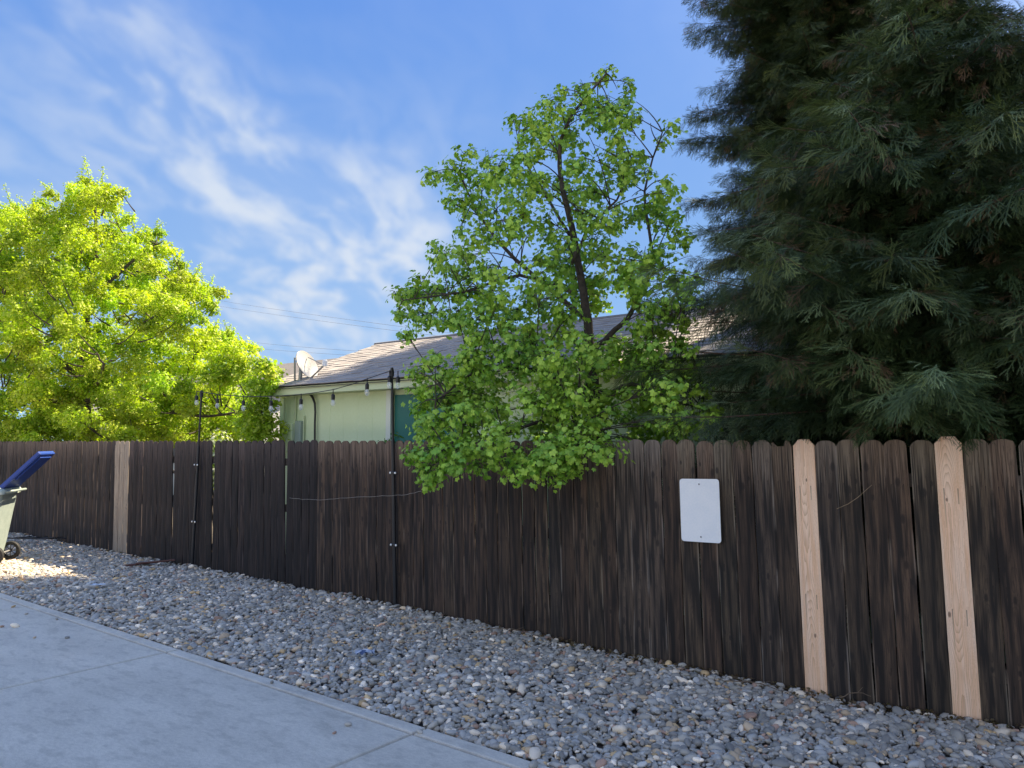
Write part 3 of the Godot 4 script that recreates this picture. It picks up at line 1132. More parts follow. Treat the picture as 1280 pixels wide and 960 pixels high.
func build_middle_tree() -> void:
	rng.seed = 404
	var D := 7.4
	var base := at(742, 552, D)
	base.y = -0.05
	var root := thing("maple_tree", "green broad-leaved tree spilling over the fence in the middle", "tree", base)
	var inv := Transform3D(Basis(), -base)
	var limbs := []
	var L := func(pts: Array, r0: float, r1: float, called: String) -> void:
		var w := []
		for q in pts:
			w.append(base if q[1] > 640 else at(q[0], q[1], D + q[2]))
		# smooth with a Catmull-Rom pass and a little wander
		var sm := []
		for i in w.size() - 1:
			var p0: Vector3 = w[max(i - 1, 0)]
			var p1: Vector3 = w[i]
			var p2: Vector3 = w[i + 1]
			var p3: Vector3 = w[min(i + 2, w.size() - 1)]
			for k in 4:
				sm.append(p1.cubic_interpolate(p2, p0, p3, k / 4.0) + rdir() * 0.008)
		sm.append(w[-1])
		var rad := []
		for i in sm.size():
			rad.append(lerpf(r0, r1, float(i) / (sm.size() - 1)))
		var m := MB.new()
		m.tube(sm, rad, 9)
		part(called, m.mesh(), M.bark, root, inv)
		limbs.append([sm, rad])
	(L as Callable).call([[742, 700, 0], [744, 552, 0], [740, 490, 0], [738, 432, 0]], 0.085, 0.062, "trunk")
	(L as Callable).call([[738, 434, 0], [732, 385, 0], [718, 300, 0.05], [702, 225, 0.0], [706, 160, 0], [758, 92, 0]], 0.050, 0.008, "branch")
	(L as Callable).call([[738, 440, 0], [762, 420, -0.05], [792, 386, -0.1], [815, 330, -0.1], [806, 240, 0], [828, 165, 0]], 0.032, 0.006, "branch")
	(L as Callable).call([[735, 400, 0], [700, 372, 0.1], [645, 325, 0.15], [600, 270, 0.1], [575, 215, 0.1]], 0.032, 0.006, "branch")
	(L as Callable).call([[715, 365, 0], [650, 345, 0.05], [580, 365, -0.1], [505, 375, -0.2]], 0.022, 0.005, "branch")
	(L as Callable).call([[742, 500, 0], [690, 470, -0.2], [610, 460, -0.4], [545, 500, -0.5]], 0.030, 0.006, "branch")
	(L as Callable).call([[742, 510, 0], [700, 520, -0.4], [650, 535, -0.8], [560, 565, -0.85]], 0.028, 0.006, "branch")
	(L as Callable).call([[742, 505, 0], [790, 480, -0.2], [840, 500, -0.5], [880, 512, -0.7]], 0.026, 0.005, "branch")
	(L as Callable).call([[742, 515, 0], [730, 500, -0.5], [720, 535, -0.9], [715, 560, -1.0]], 0.024, 0.006, "branch")
	(L as Callable).call([[715, 330, 0], [740, 280, -0.2], [770, 250, -0.3], [790, 200, -0.2]], 0.020, 0.004, "branch")
	(L as Callable).call([[716, 300, 0.05], [680, 240, 0.2], [650, 190, 0.2], [650, 150, 0.1]], 0.018, 0.004, "branch")
	var poly := PackedVector2Array()
	for q in [[765, 78], [790, 98], [798, 140], [845, 150], [832, 172], [800, 190], [815, 212], [838, 222], [850, 262], [862, 300], [872, 350], [862, 400], [866, 440], [884, 490], [896, 518], [860, 540], [815, 556], [790, 556], [745, 574], [700, 588], [640, 588], [600, 575], [560, 592], [540, 602], [524, 575], [508, 574], [520, 548], [514, 520], [512, 470], [540, 446], [585, 425], [560, 402], [500, 418], [494, 395], [490, 368], [520, 348], [546, 332], [540, 305], [570, 290], [600, 285], [578, 268], [556, 250], [562, 228], [530, 214], [562, 198], [580, 184], [600, 197], [640, 192], [650, 165], [640, 145], [662, 138], [682, 122], [700, 106], [722, 104], [740, 108], [752, 90]]:
		poly.append(Vector2(q[0], q[1]))
	var clumps := []
	for p in poly:
		clumps.append([p.lerp(Vector2(700, 350), 0.03), 15.0])
	for q in [[536, 606, 12], [514, 572, 11], [600, 586, 14], [645, 594, 17], [692, 598, 14], [716, 588, 11], [745, 580, 12], [808, 558, 12], [874, 516, 15], [892, 520, 9], [800, 405, 20], [828, 415, 20], [850, 425, 18], [815, 385, 18]]:
		clumps.append([Vector2(q[0], q[1]), float(q[2])])
	var tries := 0
	while clumps.size() < 330 and tries < 16000:
		tries += 1
		var p := Vector2(rf(485, 900), rf(70, 612))
		if not in_poly(p, poly):
			continue
		if Vector2((p.x - 746) / 36.0, (p.y - 406) / 20.0).length() < 1.0:
			continue
		if Vector2((p.x - 695) / 20.0, (p.y - 205) / 22.0).length() < 1.0 or Vector2((p.x - 650) / 40.0, (p.y - 318) / 20.0).length() < 1.0 and rng.randf() < 0.7:
			continue
		var ok := true
		for c in clumps:
			if (c[0] as Vector2).distance_to(p) < 13.0:
				ok = false
				break
		if ok:
			clumps.append([p, rf(20.0, 36.0)])
	var lm := []
	for i in 4:
		lm.append(leaf_mesh(true, 60 + i))
	var xs := [[], [], [], []]
	var cs := [[], [], [], []]
	var tw := MB.new()
	var lean_sun := Vector3(0.25, 0.8, -0.2)
	for c in clumps:
		var p: Vector2 = c[0]
		# depth of the crown at that place: thick in the middle, and low limbs reach out over the fence
		var mid := Vector2((p.x - 690) / 220.0, (p.y - 380) / 300.0).length()
		var th := 1.15 * sqrt(maxf(0.05, 1.0 - mid * mid))
		var off := rf(-1.0, 1.0) * th
		if p.y > 430:
			off = rf(-1.25, 0.25) * maxf(th, 0.6)
		if p.y > 552:
			off = rf(-1.35, -1.05)
		if p.x > 830:
			off = rf(-1.5, -0.9) if p.y > 430 else rf(-1.1, -0.2)
		var ctr := at(p.x, p.y, D + off)
		if ctr.y < 1.75 and ctr.z < -5.25 and ctr.z > -5.6:
			ctr += Vector3(0, 0, 0.35)
		if ctr.z < -6.75 and ctr.y < 2.6:
			ctr.z = -6.6
		var rr: float = c[1] / 960.0 * D
		# nearest limb point, a bit below
		var best := 1e9
		var src: Vector3
		for l in limbs:
			for i in (l[0] as Array).size():
				var q: Vector3 = l[0][i]
				var dd := q.distance_to(ctr) + maxf(0.0, q.y - ctr.y) * 0.8 + (0.3 if i < 3 else 0.0) + rf(0.0, 0.35)
				if dd < best:
					best = dd
					src = q
		var midp := src.lerp(ctr, 0.5) + Vector3(0, 0.12 * src.distance_to(ctr), 0) + rdir() * 0.05
		var path := []
		var rad := []
		for i in 6:
			path.append(bez(src, midp, ctr, i / 5.0))
			rad.append(lerpf(0.007, 0.0025, i / 5.0))
		tw.tube(path, rad, 4, Color.WHITE, false)
		var hue := rf(0.0, 1.0)
		if p.y < 330 and c[1] > 16.0 and rng.randf() < 0.16:
			continue
		var nt := int((7 + rr * rr * 400.0) * (0.84 if p.y < 330 else 1.1))
		for t in nt:
			var s: Vector3 = path[rng.randi_range(3, 5)]
			var dir := rdir()
			dir.y = dir.y * 0.7 - 0.05
			var e := ctr + dir * rr * pow(rng.randf(), 0.6)
			if rng.randf() < 0.6:
				tw.tube([s, s.lerp(e, 0.5) + Vector3(0, 0.02, 0), e], [0.0028, 0.002, 0.001], 3, Color.WHITE, false)
			for k in rng.randi_range(3, 5):
				var pos := s.lerp(e, rf(0.55, 1.05)) + rdir() * 0.045
				if pos.z < -5.22 and pos.z > -5.62 and pos.y < 1.67:
					continue
				var outw := (pos - ctr).normalized()
				var nrm := outw * 0.62 + Vector3(0, 0.42, 0.16) + rdir() * 0.5
				var tip := outw * 0.6 + Vector3(0, -0.75, 0) + rdir() * 0.5
				var sc := rf(0.017, 0.030) if rng.randf() < 0.45 else rf(0.028, 0.046)
				var v := rng.randi() % 4
				xs[v].append(Transform3D(leaf_basis(nrm, tip, sc), pos - base))
				var yel := clampf(hue * 0.7 + rf(-0.3, 0.6), 0, 1)
				cs[v].append(Color(0.20, 0.41, 0.045).lerp(Color(0.43, 0.64, 0.075), yel) * rf(0.8, 1.15))
	part("twigs", tw.mesh(), M.bark, root, inv).set_meta("kind", "stuff")
	# the 300 leaves nearest the camera are pieces of their own
	var rank := []
	for v in 4:
		for i in xs[v].size():
			var q: Vector3 = xs[v][i].origin + base - EYE
			rank.append([q.dot(fw) / xs[v][i].basis.x.length(), v, i])
	rank.sort_custom(func(a, b): return a[0] < b[0])
	var own := [{}, {}, {}, {}]
	var tm := []
	for i in 4:
		var mm := M.broad_leaf.duplicate() as StandardMaterial3D
		mm.vertex_color_use_as_albedo = false
		mm.albedo_color = Color(0.20, 0.41, 0.045).lerp(Color(0.43, 0.64, 0.075), i / 3.0).linear_to_srgb()
		# without a tint the light through a leaf takes this colour
		mm.backlight = Color(0.58, 0.68, 0.14)
		mm.albedo_texture = M.leaf_tex
		tm.append(mm)
	for i in mini(300, rank.size()):
		var v: int = rank[i][1]
		var k: int = rank[i][2]
		own[v][k] = true
		part("leaf", lm[v], tm[rng.randi() % 4], root, xs[v][k])
	for v in 4:
		var x2 := []
		var c2 := []
		for i in xs[v].size():
			if not own[v].has(i):
				x2.append(xs[v][i])
				c2.append(cs[v][i])
		scatter("crown", lm[v], M.broad_leaf, x2, c2, root)
	print("maple leaves ", rank.size(), " clumps ", clumps.size())

func build_left_tree() -> void:
	rng.seed = 505
	var D := 16.6
	var base := at(108, 552, D)
	base.y = -0.05
	var root := thing("yellow_green_tree", "sunlit yellow-green spring tree rising behind the fence at left", "tree", base)
	var inv := Transform3D(Basis(), -base)
	var limbs := []
	var L := func(pts: Array, r0: float, r1: float, called: String) -> void:
		var w := []
		for q in pts:
			w.append(base if q[1] > 640 else at(q[0], q[1], D + q[2]))
		var sm := []
		for i in w.size() - 1:
			for k in 4:
				sm.append((w[i] as Vector3).cubic_interpolate(w[i + 1], w[max(i - 1, 0)], w[min(i + 2, w.size() - 1)], k / 4.0) + rdir() * 0.02)
		sm.append(w[-1])
		var rad := []
		for i in sm.size():
			rad.append(lerpf(r0, r1, float(i) / (sm.size() - 1)))
		var m := MB.new()
		m.tube(sm, rad, 8)
		part(called, m.mesh(), M.bark, root, inv)
		limbs.append([sm, rad])
	(L as Callable).call([[108, 700, 0], [106, 552, 0], [105, 470, 0], [108, 400, 0], [118, 320, 0], [120, 235, 0]], 0.17, 0.012, "trunk")
	(L as Callable).call([[105, 470, 0], [160, 420, -0.5], [220, 380, -0.8], [260, 370, -0.8]], 0.07, 0.01, "branch")
	(L as Callable).call([[105, 480, 0], [170, 470, 0.5], [250, 460, 0.6], [310, 460, 0.4]], 0.07, 0.01, "branch")
	(L as Callable).call([[106, 500, 0], [180, 510, -1.0], [260, 520, -1.4], [320, 510, -1.2]], 0.06, 0.01, "branch")
	(L as Callable).call([[106, 430, 0], [60, 370, 0.4], [30, 300, 0.4], [20, 265, 0.3]], 0.06, 0.01, "branch")
	(L as Callable).call([[106, 480, 0], [50, 430, -0.7], [0, 400, -1.0], [-40, 380, -1.0]], 0.07, 0.01, "branch")
	(L as Callable).call([[106, 500, 0], [40, 500, -1.2], [-20, 480, -1.5]], 0.06, 0.01, "branch")
	(L as Callable).call([[106, 530, 0], [200, 585, -2.4], [285, 590, -4.6], [322, 560, -5.2], [332, 500, -5.2], [336, 462, -5.3]], 0.04, 0.005, "branch")
	(L as Callable).call([[110, 380, 0], [160, 330, 0.4], [190, 308, 0.5], [202, 302, 0.5]], 0.045, 0.008, "branch")
	(L as Callable).call([[106, 490, 0], [120, 480, -1.4], [130, 460, -2.2], [120, 440, -2.4]], 0.06, 0.01, "branch")
	(L as Callable).call([[106, 480, 0], [100, 440, 1.2], [110, 400, 2.0]], 0.06, 0.01, "branch")
	var poly := PackedVector2Array()
	for q in [[108, 222], [130, 230], [152, 238], [140, 258], [150, 275], [162, 268], [150, 292], [175, 295], [200, 288], [190, 305], [215, 312], [228, 330], [240, 348], [255, 362], [280, 364], [268, 384], [258, 400], [270, 412], [290, 418], [300, 432], [322, 436], [335, 455], [345, 468], [326, 482], [334, 505], [318, 520], [340, 545], [320, 552], [150, 552], [118, 556], [0, 552], [-90, 552], [-110, 460], [-90, 380], [-60, 320], [-20, 285], [0, 272], [14, 254], [40, 262], [52, 250], [62, 238], [75, 262], [92, 240]]:
		poly.append(Vector2(q[0], q[1]))
	var clumps := []
	for p in poly:
		if p.y < 545:
			clumps.append([p.lerp(Vector2(110, 400), 0.03), 10.0])
	var tries := 0
	while clumps.size() < 430 and tries < 14000:
		tries += 1
		var p := Vector2(rf(-110, 350), rf(215, 556))
		if not in_poly(p, poly):
			continue
		if Vector2((p.x - 110) / 22.0, (p.y - 398) / 10.0).length() < 1.0 or Vector2((p.x - 55) / 18.0, (p.y - 415) / 10.0).length() < 1.0 or Vector2((p.x - 205) / 16.0, (p.y - 445) / 10.0).length() < 1.0:
			continue
		var ok := true
		for c in clumps:
			if (c[0] as Vector2).distance_to(p) < 9.0:
				ok = false
				break
		if ok:
			clumps.append([p, rf(13.0, 22.0)])
	var leaf := leaf_mesh(false, 91)
	var lm := []
	for v in 3:
		var m := MB.new()
		for i in 9:
			var pos := rdir() * rf(0.02, 0.115)
			pos.y *= 0.7
			var bs := leaf_basis(pos.normalized() * 0.5 + Vector3(0, 0.7, 0) + rdir() * 0.6, pos + Vector3(0, -0.03, 0) + rdir() * 0.05, rf(0.034, 0.052))
			var arr := leaf.surface_get_arrays(0)
			var o := m.v.size()
			for q in (arr[Mesh.ARRAY_VERTEX] as PackedVector3Array).size():
				m.vert(bs * (arr[Mesh.ARRAY_VERTEX][q] as Vector3) + pos, (bs * (arr[Mesh.ARRAY_NORMAL][q] as Vector3)).normalized())
			for q in arr[Mesh.ARRAY_INDEX]:
				m.ix.append(q + o)
		lm.append(m.mesh())
	var xs := [[], [], []]
	var cs := [[], [], []]
	var tw := MB.new()
	for c in clumps:
		var p: Vector2 = c[0]
		var mid := Vector2((p.x - 110) / 235.0, (p.y - 430) / 220.0).length()
		var th := 3.0 * sqrt(maxf(0.03, 1.0 - mid * mid))
		var off := rf(-1.0, 0.9) * th
		var ctr := at(p.x, p.y, D + off)
		if p.x > 316 and p.y > 425:
			ctr = at(p.x, p.y, rf(11.2, 11.5))
		if ctr.z > -5.9 and ctr.y < 2.2:
			ctr.z = rf(-6.3, -5.9)
		var rr: float = c[1] / 960.0 * D
		var best := 1e9
		var src: Vector3
		for l in limbs:
			for i in (l[0] as Array).size():
				var q: Vector3 = l[0][i]
				var dd := q.distance_to(ctr) + maxf(0.0, q.y - ctr.y + 0.15) * 4.0 + (0.6 if i < 3 else 0.0) + rf(0.0, 0.7)
				if dd < best:
					best = dd
					src = q
		src = ctr + (src - ctr).limit_length(0.65)
		var midp := src.lerp(ctr, 0.5) - Vector3(0, 0.10 * src.distance_to(ctr), 0) + rdir() * 0.06
		var path := []
		var rad := []
		for i in 6:
			path.append(bez(src, midp, ctr + Vector3(0, rr * 0.3, 0), i / 5.0))
			rad.append(lerpf(0.018, 0.005, i / 5.0))
		tw.tube(path, rad, 4, Color.WHITE, false)
		var bright := rf(0.72, 1.1)
		var ch := rng.randf()
		# upright shoots that make the outline loose
		for t in rng.randi_range(0, 2) if p.y < 440 else 0:
			var foot := ctr + Vector3(rf(-1, 1), 0.2, rf(-1, 1)) * rr * 0.7
			var tipp := foot + Vector3(rf(-0.24, 0.24), rf(0.16, 0.42), rf(-0.24, 0.24))
			tw.tube([foot, tipp], [0.006, 0.002], 3, Color.WHITE, false)
			for k in 7:
				var v2 := rng.randi() % 3
				xs[v2].append(Transform3D(Basis.from_euler(Vector3(rf(-0.4, 0.4), rf(0, TAU), rf(-0.4, 0.4))) * Basis.from_scale(Vector3.ONE * lerpf(1.0, 0.6, k / 6.0)), foot.lerp(tipp, k / 6.0) - base))
				cs[v2].append(Color(0.56, 0.66, 0.065) * rf(0.8, 1.1))
		for t in int(14 + rr * rr * 520.0):
			var dir := rdir()
			dir.y *= 0.75
			var e := ctr + dir * rr * pow(rng.randf(), 0.5)
			var v := rng.randi() % 3
			var bs := Basis.from_euler(Vector3(rf(-0.4, 0.4), rf(0, TAU), rf(-0.4, 0.4))) * Basis.from_scale(Vector3.ONE * rf(0.8, 1.25))
			xs[v].append(Transform3D(bs, e - base))
			cs[v].append(Color(0.43, 0.62, 0.060).lerp(Color(0.68, 0.73, 0.085), clampf(ch * 0.75 + rf(-0.1, 0.4), 0, 1)) * bright * rf(0.8, 1.1))
	part("twigs", tw.mesh(), M.bark, root, inv).set_meta("kind", "stuff")
	for v in 3:
		scatter("crown", lm[v], M.leaf, xs[v], cs[v], root)
	print("left clusters ", xs[0].size() * 3, " clumps ", clumps.size())

# ---------------------------------------------------------------- redwoods
func needle_twig(m: MB, a: Vector3, d0: Vector3, bend: Vector3, up0: Vector3, l: float, nl: float, r: RandomNumberGenerator) -> Array:
	# a twig that bends as it goes, with two rows of short flat needles
	var n := int(maxf(4.0, l / 0.0075))
	var w := 0.0019
	var p := a
	var path := [a]
	var d := d0
	var roll := r.randf_range(-0.5, 0.5)
	for i in n:
		var t := (i + 0.5) / n
		d = (d + bend / n).normalized()
		p += d * l / n
		path.append(p)
		var side := d.cross(up0).normalized()
		var nrm := side.cross(d).normalized()
		side = side.rotated(d, roll)
		nrm = nrm.rotated(d, roll)
		var k := nl * (1.0 - 0.6 * pow(absf(t * 1.9 - 0.8), 2.2)) * r.randf_range(0.75, 1.15)
		for s in [-1.0, 1.0]:
			var dir: Vector3 = (side * s * 0.75 + d * 0.66 + nrm * r.randf_range(-0.15, 0.25)).normalized()
			var wd := d * w
			var nn: Vector3 = (nrm + side * s * 0.25).normalized()
			m.face(m.vert(p - wd, nn), m.vert(p + wd, nn), m.vert(p + dir * k + wd * 0.3, nn))
	for i in path.size() - 1:
		if i % 3 == 0:
			var j := mini(i + 3, path.size() - 1)
			var sd: Vector3 = ((path[j] as Vector3) - path[i]).cross(up0).normalized() * 0.0013
			m.quad(path[i] - sd, path[i] + sd, path[j] + sd, path[j] - sd, up0)
	return path

func spray_mesh(sd: int) -> ArrayMesh:
	# a branchlet of a redwood: a stem with side twigs of unequal length that droop or rise out of one plane
	var r := RandomNumberGenerator.new()
	r.seed = sd
	var m := MB.new()
	var l := 0.26
	var stem := needle_twig(m, Vector3.ZERO, Vector3(0, 0.05, 1).normalized(), Vector3(r.randf_range(-0.35, 0.35), r.randf_range(-0.55, -0.1), 0), Vector3.UP, l, 0.011, r)
	var k := 0
	var i := 2
	while i < stem.size() - 3:
		var s := -1.0 if k % 2 == 0 else 1.0
		var t := float(i) / stem.size()
		var ang := deg_to_rad(r.randf_range(20, 46))
		var d := Vector3(sin(ang) * s, r.randf_range(-0.30, 0.22), cos(ang)).normalized()
		var ll := l * (0.62 * (1.0 - t) + 0.10) * r.randf_range(0.55, 1.2)
		var tw := needle_twig(m, stem[i], d, Vector3(-s * r.randf_range(-0.1, 0.5), r.randf_range(-0.7, 0.25), 0), Vector3.UP, ll, r.randf_range(0.009, 0.0125), r)
		if ll > 0.10:
			var h := tw.size() / 2
			for s2 in [-1.0, 1.0]:
				needle_twig(m, tw[h], (d + Vector3(s2 * 0.5, r.randf_range(-0.3, 0.2), 0.1)).normalized(), Vector3(0, -0.4, 0), Vector3.UP, ll * r.randf_range(0.25, 0.42), 0.010, r)
		k += 1
		i += r.randi_range(2, 4)
	return m.mesh()

func make_redwood(called: String, label: String, p: Vector3, ht: float, prof: Callable, step: float, per: int, sprays: Array, keep: Callable, tint: float, size: float) -> Node3D:
	var root := thing(called, label, "tree", p, "redwoods standing behind the fence")
	var tr := MB.new()
	var pts := []
	var rad := []
	for i in 13:
		var t := i / 12.0
		pts.append(Vector3(0.05 * sin(t * 7.0), ht * t * 0.98, 0.05 * cos(t * 5.0)))
		rad.append(lerpf(0.13 + ht * 0.007, 0.012, pow(t, 0.8)))
	tr.tube(pts, rad, 12)
	part("trunk", tr.mesh(), M.red_bark, root)
	var wood_ := MB.new()
	var xs := [[], [], []]
	var cs := [[], [], []]
	var y := 0.7
	var az0 := 0.0
	while y < ht - 0.15:
		for b in per:
			az0 += 2.399 + rf(-0.35, 0.35)
			var yy := y + rf(0, step * 0.55)
			if yy > ht - 0.1:
				continue
			var ln: float = (prof as Callable).call(yy) * rf(0.66, 1.06)
			if ln < 0.12:
				continue
			var d := Vector3(cos(az0), 0, sin(az0))
			var side := Vector3(-d.z, 0, d.x)
			var sag := rf(0.10, 0.34) * ln
			var path := []
			var rr := []
			var n := 7
			for i in n:
				var t := i / float(n - 1)
				path.append(Vector3(0, yy, 0) + d * ln * t + Vector3(0, 0.14 * ln * t - sag * t * t + 0.10 * ln * t * t * t * t, 0) + side * 0.06 * ln * sin(t * 3.0 + az0))
				rr.append(lerpf(0.007 + ln * 0.004, 0.002, t))
			var cut := n
			for i in n:
				if not (keep as Callable).call((path[i] as Vector3) + p):
					cut = i
					break
			if cut > 1:
				wood_.tube(path.slice(0, cut), rr.slice(0, cut), 4, Color.WHITE, false)
			var tone := rf(0.7, 1.25)
			var q := 0.12
			while q < 1.0:
				var fi := q * (n - 1)
				var i0 := int(fi)
				var pos: Vector3 = (path[i0] as Vector3).lerp(path[mini(i0 + 1, n - 1)], fi - i0)
				for s in [-1.0, 1.0]:
					var ll := (0.10 + 0.42 * (1.0 - q) * minf(ln, 1.6)) * rf(0.7, 1.2)
					var ld: Vector3 = (d * 0.72 + side * s * 0.75 + Vector3(0, rf(-0.5, -0.02), 0)).normalized()
					var cnt := maxi(1, int(ll / (0.088 * size)))
					for k in cnt:
						var sp: Vector3 = pos + ld * ll * (k / float(cnt)) + Vector3(0, -0.10 * pow(ll * k / cnt, 2.0) * 3.0, 0)
						if not (keep as Callable).call(sp + p):
							continue
						var dir: Vector3 = (ld + rdir() * 0.55 + Vector3(0, -0.20, 0)).normalized()
						var nr := (Vector3(0, 1, 0) + rdir() * 0.75)
						nr = (nr - dir * nr.dot(dir)).normalized()
						var sc := rf(0.62, 1.08) * size
						var v := rng.randi() % 3
						xs[v].append(Transform3D(Basis(nr.cross(dir) * sc, nr * sc, dir * sc), sp))
						# sprays paler at random towards the branch ends, duller inside
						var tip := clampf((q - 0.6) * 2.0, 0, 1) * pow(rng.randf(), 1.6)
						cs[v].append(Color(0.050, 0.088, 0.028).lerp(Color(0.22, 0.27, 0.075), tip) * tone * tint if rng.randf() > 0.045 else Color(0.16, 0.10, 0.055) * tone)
				q += 0.062 / ln * rf(0.8, 1.2)
			# the tip
			var tp: Vector3 = path[n - 1]
			if (keep as Callable).call(tp + p):
				for k in 2:
					var dir2 := (d + rdir() * 0.4 + Vector3(0, -0.1, 0)).normalized()
					var nr2 := Vector3.UP + rdir() * 0.4
					nr2 = (nr2 - dir2 * nr2.dot(dir2)).normalized()
					xs[k].append(Transform3D(Basis(nr2.cross(dir2), nr2, dir2), tp - dir2 * 0.05))
					cs[k].append(Color(0.20, 0.265, 0.115) * tone * tint)
		y += step
	part("branches", wood_.mesh(), M.red_bark, root).set_meta("kind", "stuff")
	for v in 3:
		scatter("foliage", sprays[v], M.needle, xs[v], cs[v], root)
	print(called, " sprays ", xs[0].size() * 3)
	return root

func build_redwoods() -> void:
	rng.seed = 606
	var sprays := [spray_mesh(1), spray_mesh(2), spray_mesh(5)]
	var clear := func(w: Vector3) -> bool:
		# nothing grows through the fence, the house walls or the roof
		if w.z > -5.75 and w.y < 1.75:
			return w.z > -5.2 and w.y > 0.5 and false
		if w.z < -6.6 and w.z > -11.4 and w.x > -10.2 and w.x < 2.4:
			var rf_ := 2.5 + 0.87 * (1.0 - absf(w.z + 9.0) / 2.26)
			return w.y > rf_ + 0.08
		return true
	var near_prof := func(y: float) -> float:
		var pts := [[0.0, 1.5], [1.2, 2.35], [2.9, 2.4], [3.4, 1.9], [4.1, 1.25], [4.7, 0.75], [5.5, 0.0]]
		for i in pts.size() - 1:
			if y <= pts[i + 1][0]:
				return lerpf(pts[i][1], pts[i + 1][1], (y - pts[i][0]) / (pts[i + 1][0] - pts[i][0]))
		return 0.0
	make_redwood("redwood_tree", "nearer broad redwood with paler feathery sprays leaning over the fence at right", Vector3(-0.95, -0.05, -6.45), 5.5, near_prof, 0.26, 16, sprays, clear, 0.86, 1.0)
	var far_prof := func(y: float) -> float:
		if y < 3.0:
			return 2.2
		if y < 18.5:
			return 2.6 - 0.02 * y
		return 2.25 * pow(maxf(0.0, 1.0 - (y - 18.5) / 6.5), 0.8)
	var a := make_redwood("redwood_tree", "tall dark redwood standing behind the house against the sky", Vector3(-3.75, -0.05, -14.2), 24.5, far_prof, 0.42, 16, sprays, clear, 0.66, 1.5)
	var high_prof := func(y: float) -> float:  # unseen tree: crown only high up, placed to shade the driveway
		if y < 15.2:
			return 0.0
		return 2.9 * smoothstep(15.0, 17.0, y) * pow(maxf(0.0, 1.0 - (y - 17.0) / 11.0), 0.6) if y > 17.0 else 2.9 * smoothstep(15.0, 17.0, y)
	make_redwood("redwood_tree", "unseen very tall redwood with a bare lower trunk behind the house, placed to shade the driveway from beyond the picture's edge", Vector3(0.1, -0.05, -14.8), 27.0, high_prof, 0.5, 9, sprays, clear, 0.66, 1.5)
	for q in [[2.7, -14.6, 1.9, 1.08, "unseen tall redwood right of the tallest one seen, placed to shade the driveway"], [5.4, -14.0, 3.7, 1.12, "unseen tall redwood farther right past the house, placed to shade the driveway from beyond the picture's edge"], [8.4, -13.6, 5.1, 1.1, "unseen rightmost redwood of the row behind the house, placed to shade the driveway"]]:
		var d := a.duplicate() as Node3D  # unseen copies out of frame, placed to keep the driveway in shade
		d.name = nm("redwood_tree", self)
		add_child(d, true)
		d.position = Vector3(q[0], -0.05, q[1])
		d.rotation.y = q[2]
		d.scale = Vector3.ONE * q[3]
		d.set_meta("label", q[4])

# ---------------------------------------------------------------- low planting behind the fence
func build_shrubs() -> void:
	rng.seed = 707
	var leaf := leaf_mesh(false, 95)
	for q in [[272.0, 546.0, 12.2, 0.24, "small white-flowering shrub peeping over the fence left of the green house", Color(0.55, 0.58, 0.50), "flowering_shrub"], [18.0, 556.0, 17.5, 0.75, "dull grey-green shrub behind the fence at the far left", Color(0.16, 0.18, 0.09), "shrub"], [-40.0, 552.0, 19.0, 0.9, "dark green shrub left of the grey-green one, at the picture's left edge", Color(0.10, 0.15, 0.05), "shrub"], [492.0, 552.0, 8.6, 0.20, "small leafy bush against the house corner beside the black pole", Color(0.11, 0.22, 0.035), "shrub"]]:
		var c := at(q[0], q[1], q[2])
		var root := thing(q[6], q[4], "shrub", Vector3(c.x, -0.05, c.z))
		var xs := []
		var cs := []
		var st := MB.new()
		var rr: float = q[3]
		for i in 7:
			var e := Vector3(0, c.y, 0) + rdir() * rr * 0.7
			st.tube([Vector3(rf(-0.05, 0.05), 0, rf(-0.05, 0.05)), Vector3(e.x * 0.6, e.y * 0.55, e.z * 0.6), e], [0.014, 0.009, 0.003], 5)
		part("stems", st.mesh(), M.bark, root).set_meta("kind", "stuff")
		for i in int(500 + rr * 1500):
			var d := rdir()
			var p := Vector3(0, c.y * rf(0.62, 1.0), 0) + d * rr * pow(rng.randf(), 0.4)
			xs.append(Transform3D(leaf_basis(d + Vector3(0, 0.6, 0) + rdir() * 0.5, d + rdir() * 0.6 - Vector3(0, 0.4, 0), rf(0.03, 0.05)), p))
			var col: Color = q[5]
			if q[6] == "flowering_shrub" and rng.randf() < 0.45:
				col = Color(0.14, 0.22, 0.05)
			cs.append(col * rf(0.75, 1.2))
		scatter("foliage", leaf, M.leaf, xs, cs, root)

func build_power_lines() -> void:
	var k := 0
	var says := ["topmost of four thin power lines crossing the sky above the house roof", "second power line from the top above the house roof", "third power line from the top, just above the satellite dish", "lowest power line, just above the satellite dish"]
	for q in [[282, 377, 500, 408], [282, 384, 500, 414], [290, 425, 420, 437], [285, 432, 420, 443]]:
		var a := on_z(q[0], q[1], -46.0 - k)
		var b := on_z(q[2], q[3], -40.0 - k)
		var d := b - a
		var pts := []
		var rad := []
		for i in 21:
			var t := lerpf(-1.3, 3.2, i / 20.0)
			pts.append(a + d * t + Vector3(0, 0.5 * (t * t - t) * 0.5, 0))
			rad.append(0.011)
		var m := MB.new()
		m.tube(pts, rad, 4)
		tag(part("power_line", m.mesh(), M.grey, self), says[k], "power line", "power lines above the roof")
		k += 1

